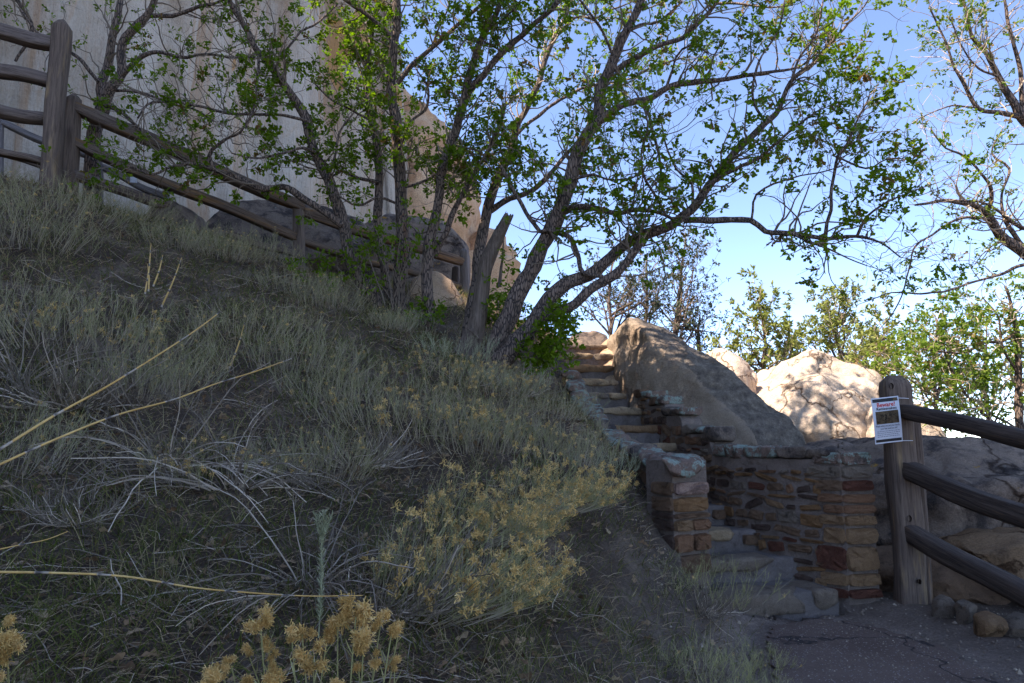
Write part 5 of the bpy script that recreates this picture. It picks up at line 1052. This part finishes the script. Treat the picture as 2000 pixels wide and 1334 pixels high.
SH = [('rabbitbrush', 'tall pale shrub at the left edge under the fence rails', 'pale', 40, 500, 6.0, 1.15), ('rabbitbrush', 'pale bushy shrub at the feet of the two tall left posts', 'pale2', 95, 470, 6.6, 1.0),
      ('rabbitbrush', 'shrub thick with tan seed heads above the dark left thicket', 'yellow', 100, 650, 4.8, .95), ('rabbitbrush', 'pale stemmed shrub right of the seed covered left shrub', 'pale2', 200, 620, 5.0, 1.05),
      ('rabbitbrush', 'sparse shrub with a few seed heads behind the tip of the longest cane', 'pale', 320, 690, 4.7, .75), ('rabbitbrush', 'wide pale shrub near the middle left under the oak branches', 'pale2', 560, 740, 5.4, .95),
      ('rabbitbrush', 'pale shrub just left of the centre above the grey stems', 'pale', 640, 770, 5.2, .8), ('rabbitbrush', 'shrub with bunches of seed heads at the tip of the second cane', 'yellow', 440, 880, 3.8, .62),
      ('rabbitbrush', 'dense tan shrub in front of the largest oak trunk', 'yellow', 830, 850, 5.0, .95), ('rabbitbrush', 'pale tan shrub beside the dense one nearer the steps', 'pale', 930, 860, 5.0, .8), ('rabbitbrush', 'upright tan shrub under the dead snag', 'yellow', 870, 760, 6.1, .8),
      ('rabbitbrush', 'big windswept shrub with many golden heads in the middle foreground', 'sweep', 850, 1170, 3.15, .84), ('rabbitbrush', 'second windswept golden shrub just behind the big one', 'sweep', 920, 1040, 3.9, .8), ('rabbitbrush', 'golden headed shrub close to the left pillar', 'sweep', 1060, 960, 4.6, .8),
      ('rabbitbrush', 'pale tan shrub against the lichened cheek wall', 'pale', 1100, 880, 5.4, .8), ('rabbitbrush', 'small shrub beside the wall below the arching trunk', 'pale2', 1060, 810, 6.2, .7), ('rabbitbrush', 'thin pale shrub at the bottom left corner edge', 'pale', -30, 960, 3.4, .8),
      ('rabbitbrush', 'low shrub below the left rocks under the fence', 'pale2', 230, 450, 7.4, .8), ('rabbitbrush', 'faint shrub in the grass right of the left rocks', 'pale', 430, 560, 7.4, .8), ('rabbitbrush', 'thin shrub in the grass below the middle fence post', 'pale2', 560, 600, 7.4, .7),
      ('rabbitbrush', 'small pale shrub among the oak stems at their feet', 'pale', 760, 660, 7.4, .6),
      ('dead_shrub', 'dark grey tangle of dead stems at the left edge', 'splay', 0, 640, 4.3, 1.25), ('dead_shrub', 'grey dead shrub spilling below the seed covered left shrub', 'grey', 150, 730, 4.2, 1.1), ('dead_shrub', 'big splayed grey dead shrub left of centre', 'splay', 380, 870, 3.9, 1.15),
      ('dead_shrub', 'grey stems fanning right of the splayed dead shrub', 'splay', 450, 900, 3.75, 1.0), ('dead_shrub', 'grey dead stems around the silver sage sprig', 'splay', 560, 1020, 3.0, .9), ('dead_shrub', 'grey stems under the windswept golden shrub', 'grey', 760, 1160, 3.05, .9), ('dead_shrub', 'pale grey stems in the grass below the centre shrubs', 'grey', 700, 900, 4.4, .9), ('dead_shrub', 'grey roots and stems at the foot of the largest oak', 'grey', 1010, 740, 6.7, .9), ('dead_shrub', 'grey stems hanging beside the bottom step', 'grey', 1370, 1120, 4.75, .6),
      ('sage_plant', 'silver sage plant at the foot of the oak clump', 'sage', 880, 700, 7.0, 1.0), ('sage_plant', 'silver sage plant right of the dead snag foot', 'sage', 985, 740, 6.6, .9), ('sage_plant', 'silver sage plant by the cheek wall', 'sage', 1150, 900, 5.6, .8), ('sage_plant', 'silver sage below the central trunks', 'sage', 790, 640, 7.9, .8),
      ('green_tuft', 'green spreading tuft beside the second step', 'tuft', 1360, 1105, 4.95, .95), ('green_tuft', 'green tuft leaning over the path edge', 'tuft', 1450, 1235, 4.35, .5), ('green_tuft', 'small green tuft on the bank near the bottom edge', 'tuft', 1330, 1260, 3.75, .6), ('green_tuft', 'green tuft at the path edge near the picture bottom', 'tuft', 1500, 1310, 3.75, .45)]
SH += [('rabbitbrush', 'thin pale shrub between the two seed covered shrubs on the left', 'pale', 250, 760, 4.4, .7), ('rabbitbrush', 'pale tan shrub left of the big windswept shrub', 'pale', 620, 930, 4.1, .7),
  ('rabbitbrush', 'pale shrub filling the slope between the centre shrub and the tan ones', 'pale2', 740, 830, 5.0, .85), ('rabbitbrush', 'faint pale shrub in the mid slope above the second cane', 'pale2', 470, 660, 5.8, .8), ('rabbitbrush', 'small pale shrub high on the slope right of the rocks', 'pale2', 500, 500, 8.2, .8),
  ('rabbitbrush', 'pale shrub touching the left picture edge halfway down', 'pale2', 0, 600, 5.0, .9), ('rabbitbrush', 'golden tinted shrub in the gap before the cheek wall top', 'yellow', 1000, 880, 5.2, .7), ('rabbitbrush', 'small seed head shrub up the slope from the cheek wall', 'yellow', 960, 800, 6.1, .7),
  ('dead_shrub', 'grey dead stems low on the left below the level cane', 'grey', 150, 1010, 3.2, .6), ('rabbitbrush', 'small pale shrub just beyond the left rocks', 'pale', 340, 520, 7.2, .8), ('rabbitbrush', 'straggly pale shrub left of the leaning trunk foot', 'pale', 640, 640, 7.2, .8)]
for k, (nm, lab, pr, px, py, Y, s) in enumerate(SH):
    rz = 0 if pr == 'sweep' else k*1.7
    place(nm, lab, PR[pr], px, py, Y, s, (-.15, .2, .1)[k % 3] if pr == 'sweep' else rz, cat='grass tuft' if nm == 'green_tuft' else 'shrub', group=GRPS[nm])
# near seed heads at the very bottom
def near_plant(label, foot, tips, seed):
    r = np.random.default_rng(seed); f = at(*foot); g = float(ground_h(np.array([f[0]]), np.array([f[1]]))[0]); f[2] = g-.02; root = empty('rabbitbrush'); tag(root, label, 'shrub', GRPS['rabbitbrush'])
    T = np.array([at(*t[:3]) for t in tips]); n = len(T); t = np.linspace(0, 1, 8); P = f[None, None]+(T-f)[:, None]*t[None, :, None]; P[:, :, 2] -= (np.sin(t*np.pi)*.0)[None]; P[:, :, :2] += (np.sin(t*np.pi)[None, :, None]*r.normal(0, .02, (n, 1, 2)))
    mb = MB(); V, Fq = tubes(P, np.full((n, 1), .0017)*np.linspace(1.4, .9, 8), 5); mb.add(V, Fq, .85)
    S3, D3 = sub(P, r, 14, .25, .5, .4); leaves(mb, S3, D3, r.uniform(.02, .05, len(S3)), r, np.array([(0, .015), (.5, .035), (1, .01)]), r.uniform(.7, 1, len(S3))); mb.build('stems', M['stem'], root)
    mb = MB(); idx = np.repeat(np.arange(n), 5); sz = np.array([t[3]*scale_at(*t[:3]) for t in tips]); C = T[idx]+r.normal(0, .28, (len(idx), 3))*sz[idx][:, None]
    heads(mb, C, np.repeat((P[:, -1]-P[:, -2]), 5, axis=0), sz[idx]*.5, r, 170, .075); tag(mb.build('seed_heads', M['flower'], root), kind='stuff')
near_plant('nearest shrub with large golden seed heads along the bottom edge', (600, 1500, 1.75), [(508, 1212, 1.5, 40), (590, 1240, 1.5, 36), (525, 1262, 1.6, 26), (612, 1288, 1.5, 40), (484, 1275, 1.6, 20), (452, 1300, 1.55, 24), (410, 1325, 1.45, 34), (545, 1325, 1.5, 40), (530, 1300, 1.6, 20), (640, 1240, 1.7, 24), (430, 1310, 1.6, 24), (570, 1250, 1.6, 18), (480, 1330, 1.5, 26)], 61)
near_plant('nearest pale seed head shrub beside the golden one at the bottom', (720, 1520, 1.8), [(695, 1205, 1.65, 56), (710, 1255, 1.6, 44), (745, 1210, 1.7, 28), (765, 1235, 1.7, 26), (660, 1215, 1.7, 34), (735, 1290, 1.7, 22), (770, 1300, 1.75, 20), (660, 1335, 1.5, 30), (780, 1225, 1.75, 18), (700, 1300, 1.7, 20)], 62)
near_plant('pale seed heads poking in at the bottom left corner', (-60, 1500, 1.7), [(5, 1245, 1.5, 40), (20, 1228, 1.55, 30), (12, 1262, 1.5, 36), (0, 1320, 1.5, 24), (-30, 1280, 1.5, 40)], 63)
# silver sprig
def sprig():
    r = np.random.default_rng(9); root = empty('sage_plant'); tag(root, 'single upright silver sprig in front of the grey dead stems', 'sage sprig', GRPS['sage_plant']); l = catmull(np.array([at(622, 1245, 2.45), at(627, 1160, 2.4), at(628, 1080, 2.4), at(632, 1000, 2.4)]), .02)[None]
    mb = MB(); V, Fq = tubes(l, np.full((1, l.shape[1]), .0025), 6); mb.add(V, Fq, .5)
    ex = np.stack([catmull(np.array([at(629, 1060, 2.4), at(629+d*.5, 1030, 2.4), at(632+d, 998+abs(d)*.4, 2.4)]), .012)[:8] for d in (-16, -9, 9, 17)]); V, Fq = tubes(ex, np.full(ex.shape[:2], .0016), 4); mb.add(V, Fq, .5)
    mb.build('stem', M['sage'], root); mb = MB()
    for Pp, per in ((l, 420), (ex, 60)): S, D = sub(Pp, r, per, .15, .9, .8); leaves(mb, S, D, r.uniform(.012, .028, len(S)), r, np.array([(0, .03), (.5, .06), (1, .02)]))
    tag(mb.build('foliage', M['sage'], root), kind='stuff')
sprig()
# canes
def cane(label, pts, wpx, seed, root_px=None, nodes=7, name='dry_cane'):
    c = catmull(np.array([at(*p) for p in pts]), .006)
    if root_px is not None:
        a = c[0]; b = np.array(root_px, float); b[2] = float(ground_h(np.array([b[0]]), np.array([b[1]]))[0])-.02; t = np.linspace(0, 1, 30)[:, None]; c = np.vstack([(b*(1-t)+a*t+np.array((0, 0, .12))*np.sin(t*np.pi))[:-1], c])
    n = len(c); s = np.concatenate([[0], np.cumsum(np.linalg.norm(np.diff(c, axis=0), axis=1))])/1.; Ltot = s[-1]; r = np.random.default_rng(seed); w0 = wpx*.5*scale_at(*pts[0]); R = w0*np.interp(s/Ltot, [0, .5, 1], [1.1, .95, .4]); v = np.full(n, .75)+.2*fbm(np.stack([s*30, 0*s, 0*s+seed], -1), 1, 2)
    pos = 0.
    while pos < Ltot:
        d = np.abs(s-pos); R = R*(1+.18*np.exp(-(d/.003)**2)); v = np.where((s > pos) & (s < pos+.02), .3, v); v = np.where(d < .005, .04, v); pos += r.uniform(.09, .15)
    v = np.where(s > Ltot*.8, v*.75, v); V, Fq = tubes(c[None], R[None], 7); mb = MB(); mb.add(V, Fq, np.repeat(np.clip(v, 0, 1), 7)); o = mb.build(name, M['cane'], smooth=True); tag(o, label, 'dry stalk', 'long dry jointed stalks leaning across the foreground'); return o
cane('longest dry cane slanting up from the left edge', [(-25, 893, 1.0), (100, 815, 1.08), (205, 757, 1.15), (290, 705, 1.22), (360, 660, 1.28), (400, 632, 1.32), (430, 609, 1.35)], 8, 1, (-1.5, .9, 0))
cane('second dry cane just below the longest one', [(-25, 918, 1.0), (115, 855, 1.08), (230, 810, 1.15), (340, 780, 1.22), (420, 750, 1.28), (500, 725, 1.34), (570, 700, 1.4)], 7, 2, (-1.5, .95, 0))
cane('dry cane lying nearly level across the lower left', [(-25, 1117, 1.25), (110, 1119, 1.3), (245, 1126, 1.35), (375, 1147, 1.4), (480, 1157, 1.45), (600, 1164, 1.52), (708, 1163, 1.6)], 6, 3, (-1.7, 1.2, 0))
cane('short orange dry stalk at the left edge above the level cane', [(-25, 1078, 1.5), (40, 1064, 1.55), (90, 1054, 1.6), (132, 1038, 1.65)], 4.5, 4, (-1.9, 1.4, 0))
for k, (a, b, lab) in enumerate([((283, 575), (295, 475), 'upright straw leftmost behind the canes'), ((290, 570), (288, 515), 'short upright straw beside the leftmost'), ((299, 560), (318, 498), 'upright straw in the middle of the little stand'), ((315, 600), (355, 503), 'leaning straw rightmost of the little stand'), ((448, 720), (478, 630), 'thin orange straw standing left of centre')]):
    cane(lab, [(a[0], a[1], 5.0), ((a[0]+b[0])/2+2, (a[1]+b[1])/2, 5.0), (b[0], b[1], 5.0)], 3.2, 20+k, None, name='dry_straw')
print('tris', sum(len(o.data.polygons) for o in bpy.data.objects if o.type == 'MESH'))
